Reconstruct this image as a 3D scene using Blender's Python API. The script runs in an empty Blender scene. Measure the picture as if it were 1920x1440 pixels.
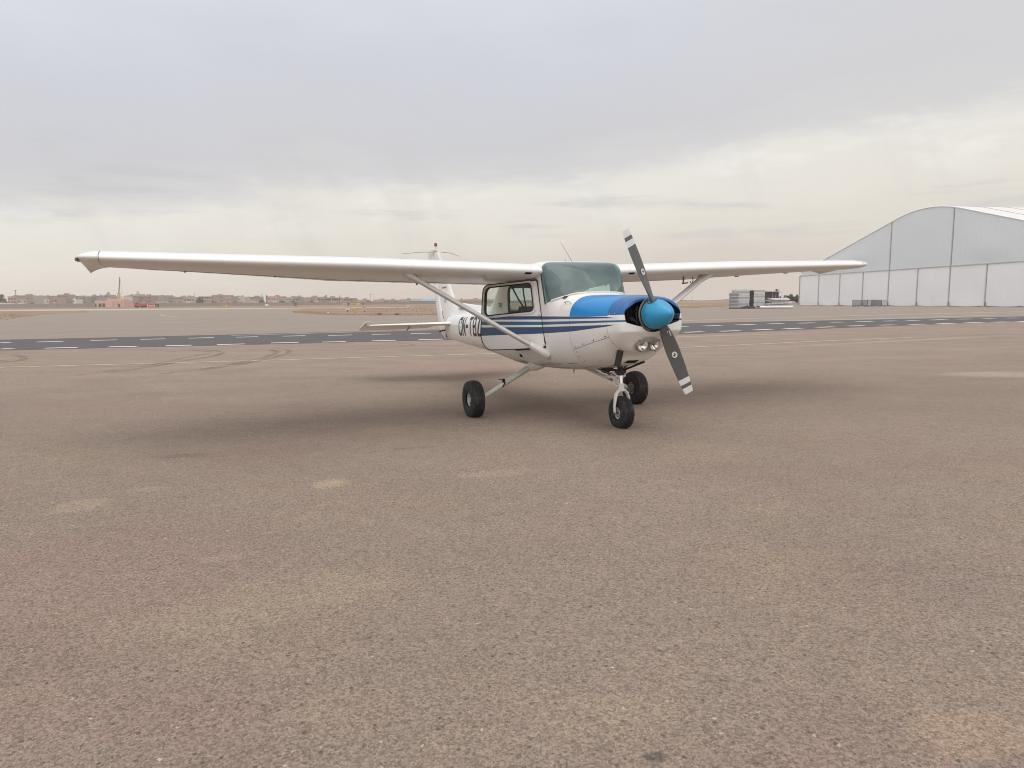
import bpy, bmesh, math, random
import numpy as np
from mathutils import Vector, Matrix, Euler
R = math.radians
scene = bpy.context.scene
col = scene.collection
rng = random.Random(7)

# ------------------------------------------------------------------ camera
cd = bpy.data.cameras.new('camera')
cam = bpy.data.objects.new('camera', cd); col.objects.link(cam)
cd.sensor_width = 36.0; cd.lens = 23.96
cd.clip_start = 0.05; cd.clip_end = 6000
cp, sp = math.cos(0.1203), math.sin(0.1203)
fwd = Vector((0, cp, -sp)); rt = Vector((1, 0, 0)); up = rt.cross(fwd)
cr, sr = math.cos(-0.0090), math.sin(-0.0090)
r2 = cr*rt + sr*up; u2 = -sr*rt + cr*up
cam.matrix_world = Matrix(((r2.x, u2.x, -fwd.x, 0), (r2.y, u2.y, -fwd.y, 0), (r2.z, u2.z, -fwd.z, 1.3703), (0, 0, 0, 1)))
scene.camera = cam

# ------------------------------------------------------------------ node helper
def S(v):  # sRGB 0..255 -> linear
    v = v/255.0
    return v/12.92 if v <= 0.04045 else ((v+0.055)/1.055)**2.4
def C(r, g, b): return (S(r), S(g), S(b), 1.0)

class G:
    def __init__(s, nt): s.nt = nt; s.n = nt.nodes; s.l = nt.links
    def put(s, sock, v):
        if v is None: return
        if hasattr(v, 'is_linked') or isinstance(v, bpy.types.NodeSocket): s.l.new(v, sock)
        else:
            try: sock.default_value = v
            except Exception: sock.default_value = (v, v, v, 1) if not isinstance(v, (tuple, list)) else tuple(v)[:len(sock.default_value)]
    def m(s, op, a, b=None, c=None, clamp=False):
        n = s.n.new('ShaderNodeMath'); n.operation = op; n.use_clamp = clamp
        for i, v in enumerate((a, b, c)): s.put(n.inputs[i], v)
        return n.outputs[0]
    def add(s, a, b): return s.m('ADD', a, b)
    def sub(s, a, b): return s.m('SUBTRACT', a, b)
    def mul(s, a, b): return s.m('MULTIPLY', a, b)
    def mx(s, a, b): return s.m('MAXIMUM', a, b)
    def mn(s, a, b): return s.m('MINIMUM', a, b)
    def step(s, x, e0, e1):  # smoothstep, sockets allowed for edges
        n = s.n.new('ShaderNodeMapRange'); n.interpolation_type = 'SMOOTHSTEP'; n.clamp = True
        s.put(n.inputs['Value'], x); s.put(n.inputs['From Min'], e0); s.put(n.inputs['From Max'], e1)
        return n.outputs['Result']
    def band(s, x, a, b, w=0.0015):
        lo = s.step(x, s.sub(a, w), s.add(a, w)); hi = s.step(x, s.sub(b, w), s.add(b, w))
        return s.mul(lo, s.sub(1.0, hi))
    def mix(s, f, a, b, mode='MIX'):
        n = s.n.new('ShaderNodeMix'); n.data_type = 'RGBA'; n.blend_type = mode; n.clamp_factor = True
        s.put(n.inputs[0], f); s.put(n.inputs[6], a); s.put(n.inputs[7], b)
        return n.outputs[2]
    def noise(s, vec, scale, detail=3.0, rough=0.5, dist=0.0):
        n = s.n.new('ShaderNodeTexNoise'); s.put(n.inputs['Vector'], vec)
        n.inputs['Scale'].default_value = scale; n.inputs['Detail'].default_value = detail
        n.inputs['Roughness'].default_value = rough; n.inputs['Distortion'].default_value = dist
        return n.outputs['Fac']
    def voro(s, vec, scale, feature='F1', rnd=1.0):
        n = s.n.new('ShaderNodeTexVoronoi'); n.feature = feature; s.put(n.inputs['Vector'], vec)
        n.inputs['Scale'].default_value = scale; n.inputs['Randomness'].default_value = rnd
        return n
    def map(s, vec, loc=(0, 0, 0), rot=(0, 0, 0), scale=(1, 1, 1)):
        n = s.n.new('ShaderNodeMapping'); s.put(n.inputs['Vector'], vec)
        n.inputs['Location'].default_value = loc; n.inputs['Rotation'].default_value = rot; n.inputs['Scale'].default_value = scale
        return n.outputs[0]
    def sep(s, vec):
        n = s.n.new('ShaderNodeSeparateXYZ'); s.put(n.inputs[0], vec); return n.outputs
    def comb(s, x, y, z):
        n = s.n.new('ShaderNodeCombineXYZ')
        for i, v in enumerate((x, y, z)): s.put(n.inputs[i], v)
        return n.outputs[0]
    def coord(s, which='Object'):
        return s.n.new('ShaderNodeTexCoord').outputs[which]
    def attr(s, name):
        n = s.n.new('ShaderNodeAttribute'); n.attribute_name = name; return n.outputs['Vector']
    def bump(s, h, strength=0.3, dist=0.01):
        n = s.n.new('ShaderNodeBump'); n.inputs['Strength'].default_value = strength; n.inputs['Distance'].default_value = dist
        s.put(n.inputs['Height'], h); return n.outputs[0]
    def ramp(s, f, stops):
        n = s.n.new('ShaderNodeValToRGB'); s.put(n.inputs[0], f)
        e = n.color_ramp.elements
        while len(e) < len(stops): e.new(0.5)
        for i, (p, c) in enumerate(stops): e[i].position = p; e[i].color = c if len(c) == 4 else (*c, 1)
        return n.outputs[0]

def newmat(name):
    m = bpy.data.materials.new(name); m.use_nodes = True
    g = G(m.node_tree); bs = m.node_tree.nodes['Principled BSDF']
    return m, g, bs
def simple(name, rgb, rough=0.6, metal=0.0, var=0.12, scale=8.0, bump=0.0, coord='Object'):
    m, g, bs = newmat(name)
    v = g.coord(coord); n = g.noise(v, scale, 4, 0.6)
    f = g.add(1.0-var, g.mul(n, 2*var))
    c = g.mix(1.0, (*rgb[:3], 1), g.comb(f, f, f), 'MULTIPLY')
    g.put(bs.inputs['Base Color'], c); bs.inputs['Roughness'].default_value = rough; bs.inputs['Metallic'].default_value = metal
    if bump: g.put(bs.inputs['Normal'], g.bump(g.noise(v, scale*6, 4), bump, 0.01))
    return m

# ------------------------------------------------------------------ world: overcast sky
world = bpy.data.worlds.new('World'); scene.world = world; world.use_nodes = True
g = G(world.node_tree); bg = world.node_tree.nodes['Background']
d = g.coord('Generated'); sx, sy, sz = g.sep(d)
el = g.mul(g.m('ARCSINE', sz), 180/math.pi)                 # elevation, degrees
az = g.mul(g.m('ARCTAN2', sx, sy), 180/math.pi)             # azimuth from the view axis, degrees
elc = g.mx(el, 0.0)
p2 = g.comb(g.mul(az, 0.030), g.mul(elc, 0.085), 0.0)       # cloud sheet coordinates, stretched along the horizon
p3 = g.map(d, scale=(3.0, 3.0, 9.0))
n1 = g.noise(g.map(d, loc=(1.7, 0.4, 2.2), scale=(2.2, 2.2, 5.0)), 1.0, 6, 0.55)
n2 = g.noise(g.map(d, loc=(4.1, 7.3, 0.2), scale=(5.0, 5.0, 16.0)), 1.0, 6, 0.6)
n3 = g.noise(g.map(d, loc=(0.3, 2.9, 5.1), scale=(1.2, 1.2, 2.2)), 1.0, 4, 0.5)
nf = g.noise(g.map(d, loc=(9.3, 1.1, 3.7), scale=(9.0, 9.0, 30.0)), 1.0, 7, 0.62)
tilt = g.mul(g.m('SINE', g.mul(g.add(az, 8.0), math.pi/180)), 7.0)           # cloud deck ends higher on the right
t = g.sub(el, g.mul(g.step(az, -14.0, 40.0), 3.0))
t = g.add(t, g.mul(g.sub(1.0, g.step(az, -40.0, -12.0)), 3.6))
t = g.add(t, g.mul(g.sub(n1, 0.5), 6.0)); t = g.add(t, g.mul(g.sub(n2, 0.5), 4.2)); t = g.add(t, g.mul(g.sub(nf, 0.5), 2.6))
base = g.ramp(g.m('DIVIDE', g.mx(t, 0.0), 60.0), [
    (0.0, C(216, 206, 196)), (2.5/60, C(224, 217, 207)), (5.5/60, C(234, 229, 219)), (8.6/60, C(237, 234, 226)),
    (10.4/60, C(218, 216, 215)), (13.0/60, C(209, 209, 213)), (18.0/60, C(211, 213, 221)), (25.0/60, C(222, 225, 234)),
    (40.0/60, C(224, 225, 231)), (1.0, C(240, 240, 242))])
# thin grey streaks under the deck and soft light and dark billows
n4 = g.noise(g.map(d, loc=(2.3, 5.9, 8.8), scale=(4.0, 4.0, 42.0)), 1.0, 5, 0.55)
streak = g.mul(g.step(n4, 0.54, 0.70), g.band(el, 4.0, 11.5, 2.0))
base = g.mix(g.mul(streak, 0.42), base, C(198, 198, 200))
base = g.mix(g.mul(g.mul(g.step(az, 2.0, 36.0), g.step(t, 9.0, 12.0)), 0.55), base, C(220, 219, 219))
wisp = g.mul(g.mul(g.band(t, 6.8, 10.6, 1.2), g.step(nf, 0.50, 0.68)), 0.55)
base = g.mix(wisp, base, C(247, 245, 238))
nv = g.noise(g.comb(g.mul(g.add(az, g.mul(el, 0.35)), 0.16), g.mul(el, 0.035), 0.0), 1.0, 5, 0.6)      # faint rain shafts
base = g.mix(g.mul(g.mul(g.step(nv, 0.50, 0.68), g.band(el, 2.5, 12.5, 2.2)), 0.22), base, C(205, 201, 197))
bil = g.add(0.925, g.add(g.mul(n3, 0.13), g.mul(n1, 0.035)))
base = g.mix(1.0, base, g.comb(bil, bil, bil), 'MULTIPLY')
sky = world.node_tree.nodes.new('ShaderNodeTexSky'); sky.sky_type = 'NISHITA'; sky.sun_disc = False
sky.sun_elevation = R(82); sky.sun_rotation = R(150); sky.air_density = 1.0; sky.dust_density = 4.0
skyc = g.mix(1.0, sky.outputs[0], (0.1, 0.1, 0.1, 1), 'MULTIPLY')          # the clear sky at strength 0.1 ...
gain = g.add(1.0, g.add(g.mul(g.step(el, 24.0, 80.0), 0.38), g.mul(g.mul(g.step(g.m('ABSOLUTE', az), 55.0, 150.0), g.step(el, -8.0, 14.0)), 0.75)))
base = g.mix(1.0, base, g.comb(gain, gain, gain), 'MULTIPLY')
final = g.mix(0.05, base, skyc)                                            # ... shows faintly through the cloud sheet
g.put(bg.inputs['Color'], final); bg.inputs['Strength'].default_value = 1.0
world.cycles.sampling_method = 'MANUAL'; world.cycles.sample_map_resolution = 512

# ------------------------------------------------------------------ sun behind cloud
sd = bpy.data.lights.new('sun', 'SUN'); sd.energy = 0.8; sd.angle = R(58); sd.color = (1.0, 0.95, 0.88)
sun = bpy.data.objects.new('sun', sd); col.objects.link(sun)
sdir = Vector((math.sin(R(150))*math.cos(R(82)), math.cos(R(150))*math.cos(R(82)), math.sin(R(82))))
sun.rotation_euler = sdir.to_track_quat('Z', 'Y').to_euler()
sun.location = (0, 0, 60)

vs = scene.view_settings
vs.view_transform = 'Standard'; vs.look = 'None'; vs.gamma = 1.0; vs.use_curve_mapping = False; vs.exposure = 0.0
scene.display_settings.display_device = 'sRGB'
scene.cycles.max_bounces = 8; scene.cycles.transparent_max_bounces = 16; scene.cycles.volume_bounces = 1
scene.cycles.use_denoising = True; scene.cycles.filter_width = 1.0

# ------------------------------------------------------------------ object helpers
def tag(o, label=None, cat=None, group=None, kind=None):
    if label: o['label'] = label
    if cat: o['category'] = cat
    if group: o['group'] = group
    if kind: o['kind'] = kind
    return o
def link(name, me, mat=None, parent=None):
    o = bpy.data.objects.new(name, me); col.objects.link(o)
    if mat is not None:
        for mm in (mat if isinstance(mat, (list, tuple)) else [mat]): me.materials.append(mm)
    if parent is not None: o.parent = parent
    return o
def empty(name, loc=(0, 0, 0), rot=(0, 0, 0)):
    o = bpy.data.objects.new(name, None); col.objects.link(o); o.location = loc; o.rotation_euler = rot
    o.empty_display_size = 0.2
    return o
class MB:
    """collects verts and faces of one part"""
    def __init__(s): s.v = []; s.f = []; s.mi = []; s.cur = 0
    def add(s, vs, fs):
        b = len(s.v); s.v += [tuple(p) for p in vs]
        for f in fs: s.f.append(tuple(b+i for i in f)); s.mi.append(s.cur)
    def box(s, c, size, rot=None, taper=None):
        hx, hy, hz = size[0]/2, size[1]/2, size[2]/2
        pts = []
        for z in (-1, 1):
            k = 1.0 if (taper is None or z < 0) else taper
            pts += [Vector((-hx*k, -hy*k, z*hz)), Vector((hx*k, -hy*k, z*hz)), Vector((hx*k, hy*k, z*hz)), Vector((-hx*k, hy*k, z*hz))]
        M = Euler(rot).to_matrix() if rot is not None and not isinstance(rot, Matrix) else rot
        if M is not None: pts = [M @ p for p in pts]
        pts = [p+Vector(c) for p in pts]
        s.add(pts, [(0, 3, 2, 1), (4, 5, 6, 7), (0, 1, 5, 4), (1, 2, 6, 5), (2, 3, 7, 6), (3, 0, 4, 7)])
    def tube(s, pts, r, n=12, caps=True, closed=False, flat=1.0, flatdir=None):
        pts = [Vector(p) for p in pts]; m = len(pts)
        rs = r if isinstance(r, (list, tuple)) else [r]*m
        rings = []; prev = None
        for i, p in enumerate(pts):
            if closed: t = (pts[(i+1) % m]-pts[i-1]).normalized()
            elif i == 0: t = (pts[1]-pts[0]).normalized()
            elif i == m-1: t = (pts[-1]-pts[-2]).normalized()
            else: t = ((pts[i+1]-p).normalized()+(p-pts[i-1]).normalized()).normalized()
            if prev is None:
                a = Vector(flatdir) if flatdir is not None else (Vector((0, 0, 1)) if abs(t.z) < 0.9 else Vector((1, 0, 0)))
            else: a = prev
            a = (a-t*a.dot(t)).normalized(); prev = a
            b = t.cross(a)
            rings.append([p+(a*math.cos(2*math.pi*k/n)*rs[i]+b*math.sin(2*math.pi*k/n)*rs[i]*flat) for k in range(n)])
        vs_ = [q for rg in rings for q in rg]; fs = []
        for i in range(m if closed else m-1):
            j = (i+1) % m
            for k in range(n):
                fs.append((i*n+k, i*n+(k+1) % n, j*n+(k+1) % n, j*n+k))
        if caps and not closed:
            fs.append(tuple(range(n-1, -1, -1))); fs.append(tuple((m-1)*n+k for k in range(n)))
        s.add(vs_, fs)
    def lathe(s, prof, origin=(0, 0, 0), axis='y', n=48):
        """prof: (radius, along-axis) pairs"""
        vs_ = []; O = Vector(origin)
        for (r, a) in prof:
            for k in range(n):
                c, q = r*math.cos(2*math.pi*k/n), r*math.sin(2*math.pi*k/n)
                vs_.append(O+(Vector((c, a, q)) if axis == 'y' else Vector((a, c, q)) if axis == 'x' else Vector((c, q, a))))
        fs = []
        for i in range(len(prof)-1):
            for k in range(n):
                f = (i*n+k, i*n+(k+1) % n, (i+1)*n+(k+1) % n, (i+1)*n+k)
                fs.append(f)
        s.add(vs_, fs)
    def loft(s, rings, closed=True, caps=True):
        n = len(rings[0]); vs_ = [q for rg in rings for q in rg]; fs = []
        for i in range(len(rings)-1):
            for k in range(n if closed else n-1):
                fs.append((i*n+k, i*n+(k+1) % n, (i+1)*n+(k+1) % n, (i+1)*n+k))
        if caps:
            fs.append(tuple(range(n-1, -1, -1))); fs.append(tuple((len(rings)-1)*n+k for k in range(n)))
        s.add(vs_, fs)
    def build(s, name, mat, parent=None, smooth=None, apos=False):
        me = bpy.data.meshes.new(name); me.from_pydata(s.v, [], s.f)
        bm = bmesh.new(); bm.from_mesh(me)
        bmesh.ops.recalc_face_normals(bm, faces=bm.faces); bm.to_mesh(me); bm.free()
        if any(s.mi): me.polygons.foreach_set('material_index', s.mi)
        o = link(name, me, mat, parent)
        if smooth is not None: shade(me, smooth)
        if apos: set_apos(me)
        me.update()
        return o
def shade(me, angle=35):
    me.polygons.foreach_set('use_smooth', [True]*len(me.polygons))
    me.set_sharp_from_angle(angle=R(angle))
def set_apos(me, pts=None):
    a = me.attributes.new('apos', 'FLOAT_VECTOR', 'POINT')
    if pts is None: pts = [tuple(v.co) for v in me.vertices]
    a.data.foreach_set('vector', np.asarray(pts, dtype=np.float32).ravel())
def flat_poly(name, pts, z, mat, kind='structure', label=None, parent=None):
    b = MB(); b.add([(x, y, z) for x, y in pts], [tuple(range(len(pts)))])
    o = b.build(name, mat, parent)
    if parent is None: tag(o, label, None, None, kind)
    return o
def strip(b, line, w, z):
    """a flat ribbon of width w (number or per point list) along a polyline"""
    n = len(line); L = [Vector((p[0], p[1], 0)) for p in line]; vs_ = []
    for i, p in enumerate(L):
        t = (L[min(i+1, n-1)]-L[max(i-1, 0)]).normalized(); q = Vector((-t.y, t.x, 0))
        ww = w[i] if isinstance(w, (list, tuple)) else w
        vs_ += [(p+q*ww/2)+Vector((0, 0, z)), (p-q*ww/2)+Vector((0, 0, z))]
    b.add(vs_, [(2*i, 2*i+1, 2*i+3, 2*i+2) for i in range(n-1)])
def smoothline(pts, k=6):
    P = [Vector(p if len(p) == 3 else (*p, 0)) for p in pts]; out = []
    for i in range(len(P)-1):
        p0, p1, p2_, p3_ = P[max(i-1, 0)], P[i], P[i+1], P[min(i+2, len(P)-1)]
        for j in range(k):
            t_ = j/k
            out.append(0.5*((2*p1)+(p2_-p0)*t_+(2*p0-5*p1+4*p2_-p3_)*t_*t_+(3*p1-p0-3*p2_+p3_)*t_**3))
    out.append(P[-1]); return out
def text_mesh(s, size, font_bold=0.0, align='LEFT', extrude=0.0):
    cu = bpy.data.curves.new('lettering', 'FONT'); cu.body = s; cu.size = size; cu.offset = font_bold; cu.align_x = align
    cu.resolution_u = 3; cu.extrude = extrude
    o = bpy.data.objects.new('lettering', cu); col.objects.link(o)
    dg = bpy.context.evaluated_depsgraph_get()
    me = bpy.data.meshes.new_from_object(o.evaluated_get(dg))
    bpy.data.objects.remove(o); bpy.data.curves.remove(cu)
    return me
# ================================================================== GROUND
def ground_material(name, base, grey=0.0, near=True):
    m, g, bs = newmat(name)
    v = g.coord('Object'); px, py, pz = g.sep(v)
    big = g.noise(v, 0.16, 5, 0.55); mid = g.noise(g.map(v, scale=(0.7, 1.3, 1)), 0.9, 5, 0.6); sm = g.noise(v, 7.0, 4, 0.6)
    f = g.add(0.57, g.add(g.mul(big, 0.32), g.add(g.mul(mid, 0.26), g.mul(sm, 0.28))))
    colr = g.mix(1.0, base, g.comb(f, f, f), 'MULTIPLY')
    # reddish and ochre drift in the old binder
    red = g.step(g.noise(g.map(v, loc=(3, 8, 0)), 0.55, 5, 0.6), 0.50, 0.68)
    colr = g.mix(g.mul(red, 0.36), colr, (0.245, 0.155, 0.130, 1))
    och = g.step(g.noise(g.map(v, loc=(13, 2, 0)), 0.8, 5, 0.65), 0.52, 0.70)
    colr = g.mix(g.mul(och, 0.35), colr, (0.32, 0.245, 0.165, 1))
    # exposed aggregate
    v1 = g.voro(v, 105.0); v2 = g.voro(g.map(v, loc=(5, 5, 0)), 38.0); v3 = g.voro(g.map(v, loc=(2, 9, 0)), 230.0)
    r1 = g.sep(v1.outputs['Color'])[0]; r2_ = g.sep(v2.outputs['Color']); r3 = g.sep(v3.outputs['Color'])[1]
    agg = g.add(0.46, g.add(g.mul(r1, 0.56), g.mul(r3, 0.52)))
    colr = g.mix(1.0, colr, g.comb(agg, agg, agg), 'MULTIPLY')
    rare = g.noise(v, 1.7, 3)
    thr = g.sub(0.976, g.mul(g.step(rare, 0.40, 0.75), 0.06))
    stone = g.mul(g.step(r2_[0], thr, g.add(thr, 0.004)), g.sub(1.0, g.step(v2.outputs['Distance'], g.add(0.08, g.mul(r3, 0.20)), g.add(0.16, g.mul(r3, 0.24)))))
    colr = g.mix(g.mul(stone, g.add(0.35, g.mul(r1, 0.5))), colr, g.mix(r2_[1], (0.46, 0.36, 0.24, 1), (0.62, 0.58, 0.50, 1)))
    pit = g.mul(g.step(r2_[2], 0.955, 0.96), g.sub(1.0, g.step(v2.outputs['Distance'], 0.22, 0.34)))
    colr = g.mix(g.mul(pit, 0.6), colr, (0.06, 0.05, 0.045, 1))
    pale_far = g.mul(g.step(g.sub(py, g.mul(px, 0.2)), 8.5, 17.0), g.add(0.18, g.mul(g.step(mid, 0.35, 0.7), 0.32)))  # paler, patchy tone that sets in further from the camera
    colr = g.mix(pale_far, colr, g.mix(1.0, (0.345, 0.275, 0.215, 1), g.comb(agg, agg, agg), 'MULTIPLY'))
    # stains: patches of dust with their own shape (centre x, y, radii, turn, colour, strength)
    wob = g.sub(g.add(g.mul(g.noise(v, 2.2, 6, 0.7), 0.6), g.mul(g.noise(v, 9.0, 5, 0.7), 0.4)), 0.5)
    fine = g.step(g.noise(v, 26.0, 4, 0.7), 0.30, 0.62)
    for (cx, cy, ra, rb, an, c_, st) in [
        (-1.40, 5.10, 0.16, 0.17, 0, (0.46, 0.35, 0.235), .75), (-0.12, 5.36, 0.30, 0.12, .25, (0.40, 0.28, 0.225), .6),
        (-2.99, 4.57, 0.19, 0.20, .5, (0.42, 0.335, 0.23), .6), (-2.76, 4.97, 0.20, 0.08, .2, (0.40, 0.31, 0.22), .5),
        (-1.20, 3.00, 0.75, 0.30, .45, (0.34, 0.265, 0.18), .55), (-1.58, 3.57, 0.14, 0.06, .1, (0.42, 0.34, 0.25), .5),
        (8.9, 12.1, 1.3, 0.55, -.1, (0.48, 0.40, 0.31), .65), (1.45, 2.02, 0.26, 0.16, .2, (0.42, 0.29, 0.19), .55),
        (0.30, 2.12, 0.30, 0.16, 0, (0.37, 0.29, 0.20), .4), (-3.0, 6.1, 0.26, 0.10, .2, (0.10, 0.082, 0.07), .55),
        (-0.95, 6.35, 0.22, 0.08, .2, (0.12, 0.095, 0.08), .4), (0.42, 1.91, 0.05, 0.03, 0, (0.05, 0.048, 0.045), .9),
        (-2.1, 3.4, 1.0, 0.9, 0, (0.27, 0.165, 0.145), .45), (-1.2, 14.2, 2.6, 1.6, .2, (0.36, 0.24, 0.195), .5),
        (-6.0, 8.6, 2.4, 1.1, .2, (0.30, 0.205, 0.18), .35), (2.4, 2.9, 0.5, 0.6, .8, (0.15, 0.13, 0.115), .2), (1.9, 3.6, 0.5, 0.8, .5, (0.15, 0.125, 0.11), .2),
        (-2.4, 2.3, 0.9, 0.45, .6, (0.15, 0.125, 0.11), .25), (12.5, 22.0, 6.0, 0.35, .46, (0.46, 0.365, 0.285), .55), (5.0, 25.2, 7.5, 0.30, .33, (0.50, 0.40, 0.31), .7)]:
        ca, sa = math.cos(an), math.sin(an)
        dx = g.sub(px, cx); dy = g.sub(py, cy)
        u = g.m('DIVIDE', g.add(g.mul(dx, ca), g.mul(dy, sa)), ra); w = g.m('DIVIDE', g.sub(g.mul(dy, ca), g.mul(dx, sa)), rb)
        q = g.add(g.m('SQRT', g.add(g.mul(u, u), g.mul(w, w))), g.mul(wob, 1.7))
        k = g.mul(g.mul(g.sub(1.0, g.step(q, 0.55, 1.15)), st*0.66), g.add(0.55, g.mul(fine, 0.45)))
        ccol = g.mix(1.0, (*c_, 1), g.comb(agg, agg, agg), 'MULTIPLY')
        colr = g.mix(k, colr, ccol)
    # the sheet turns greyer beyond the marked lane
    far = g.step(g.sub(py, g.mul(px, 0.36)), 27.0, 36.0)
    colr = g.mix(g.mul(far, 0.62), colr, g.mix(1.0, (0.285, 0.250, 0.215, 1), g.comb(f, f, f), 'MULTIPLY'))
    # long wheel polished streaks running along the lane
    stv = g.noise(g.map(v, rot=(0, 0, -0.30), scale=(0.05, 0.9, 1)), 1.0, 5, 0.6)
    colr = g.mix(g.mul(g.step(stv, 0.55, 0.72), g.mul(g.step(py, 9.0, 22.0), 0.30)), colr, (0.17, 0.145, 0.13, 1))
    g.put(bs.inputs['Base Color'], colr); bs.inputs['Roughness'].default_value = 0.93
    bs.inputs['Specular IOR Level'].default_value = 0.25
    h = g.add(g.mul(v1.outputs['Distance'], -0.8), g.add(g.mul(v3.outputs['Distance'], -0.4), g.add(g.mul(sm, 1.0), g.mul(v2.outputs['Distance'], -0.4))))
    g.put(bs.inputs['Normal'], g.bump(h, 0.75, 0.006))
    return m
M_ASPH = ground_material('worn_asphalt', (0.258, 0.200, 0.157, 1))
def dirt_material():
    m, g, bs = newmat('dry_earth')
    v = g.coord('Object'); px, py, pz = g.sep(v)
    a = g.noise(g.map(v, scale=(0.02, 0.07, 1)), 1.0, 6, 0.62); b_ = g.noise(g.map(v, scale=(0.12, 0.4, 1)), 1.0, 5, 0.65); c_ = g.noise(v, 1.5, 4, 0.7)
    colr = g.mix(g.step(a, 0.36, 0.64), (0.215, 0.145, 0.102, 1), (0.285, 0.200, 0.132, 1))
    colr = g.mix(g.mul(g.step(b_, 0.54, 0.70), 0.55), colr, (0.40, 0.295, 0.175, 1))
    colr = g.mix(g.mul(g.step(c_, 0.56, 0.72), 0.4), colr, (0.16, 0.12, 0.085, 1))
    g.put(bs.inputs['Base Color'], colr); bs.inputs['Roughness'].default_value = 1.0
    g.put(bs.inputs['Normal'], g.bump(g.add(b_, c_), 0.6, 0.08))
    return m
M_DIRT = dirt_material()
M_SAND = simple('pale_sand', (0.47, 0.385, 0.295), 1.0, var=0.16, scale=0.6)
M_LANE = simple('dark_lane_asphalt', (0.086, 0.079, 0.074), 0.9, var=0.22, scale=1.1, bump=0.3)
M_RUNWAY = simple('far_runway_asphalt', (0.145, 0.135, 0.132), 0.95, var=0.15, scale=0.05)
def worn_paint(name, rgb, lo=0.30, hi=0.52, sc=9.0, under=(0.20, 0.17, 0.14, 1)):
    m, g, bs = newmat(name); v = g.coord('Object')
    k = g.step(g.add(g.mul(g.noise(v, sc, 5, 0.7), 0.6), g.mul(g.noise(v, sc*5, 3), 0.4)), lo, hi)
    g.put(bs.inputs['Base Color'], g.mix(k, under, (*rgb, 1))); bs.inputs['Roughness'].default_value = 0.85
    return m
M_LINEW = worn_paint('worn_white_paint', (0.66, 0.64, 0.58), 0.28, 0.44, under=(0.11, 0.1, 0.1, 1))
M_LINEW2 = worn_paint('faded_white_paint', (0.52, 0.47, 0.40), 0.36, 0.6)
M_LINEY = worn_paint('faded_yellow_paint', (0.56, 0.46, 0.28), 0.34, 0.52, 6.0)

terrain = MB()
# one sheet to the horizon, finer near the apron, with a very slight roll
xs = [-1500, -1000, -700, -500, -400, -300, -200, -120, -60, 0, 60, 120, 200, 300, 400, 500, 700, 1000, 1500]
ys = [-120, -40, 0, 40, 80, 120, 160, 200, 260, 320, 400, 500, 600, 700, 800, 950, 1150, 1500]
terrain.add([(x, y, -0.005) for y in ys for x in xs],
            [(j*len(xs)+i, j*len(xs)+i+1, (j+1)*len(xs)+i+1, (j+1)*len(xs)+i) for j in range(len(ys)-1) for i in range(len(xs)-1)])
tag(terrain.build('ground', M_DIRT), None, None, None, 'structure')
apron = [(-230, -90), (230, -90), (230, 172), (140, 168), (64, 160), (44.5, 141), (29.3, 115), (10, 88), (-7.9, 73.2), (-15.1, 75), (-24.65, 85.9),
         (-33, 104), (-38.7, 120.3), (-50, 165), (-62.8, 192.9), (-118, 190), (-81.3, 132.5), (-66, 97.6), (-55.5, 74.3), (-78, 60), (-230, 52)]
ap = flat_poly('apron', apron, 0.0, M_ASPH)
bm = bmesh.new(); bm.from_mesh(ap.data); bmesh.ops.triangulate(bm, faces=bm.faces); bm.to_mesh(ap.data); bm.free()
# sandy verge along the far edge, far runway
flat_poly('sandy_verge', [(-420, 178), (-141, 188), (-110, 191), (-62, 193.5), (-30, 196), (-28, 214), (-62, 222), (-118, 244), (-200, 262), (-420, 250)], -0.001, M_SAND)
flat_poly('far_runway', [(-900, 372), (-330, 366), (-150, 345), (-96, 352), (-150, 376), (-330, 404), (-900, 410)], -0.001, M_RUNWAY)

NEAR = [(-60, 9.5), (-30, 17.0), (-16.79, 21.03), (-12.49, 22.12), (-8.63, 23.1), (-4.93, 24.2), (-2.32, 24.85), (2.85, 26.0), (7.29, 27.6), (12.92, 30.57), (16.47, 32.7), (21.82, 35.4), (29.43, 39.2), (33.84, 41.3), (60, 54)]
FAR = [(-60, 14), (-34, 23), (-22.04, 27.67), (-16.54, 29.5), (-11.67, 31.3), (-6.79, 33.4), (-3.26, 34.9), (4.12, 37.9), (10.82, 40.67), (16.39, 42.6), (21.9, 44.0), (28.33, 45.9), (36.28, 48.6), (40.44, 50.0), (70, 60)]
lane = MB(); n_ = len(NEAR)
lane.add([(x, y, 0.004) for x, y in NEAR]+[(x, y, 0.004) for x, y in FAR], [(i, i+1, n_+i+1, n_+i) for i in range(n_-1)])
lane_o = tag(lane.build('taxi_lane', M_LANE), None, None, None, 'structure')
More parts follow.
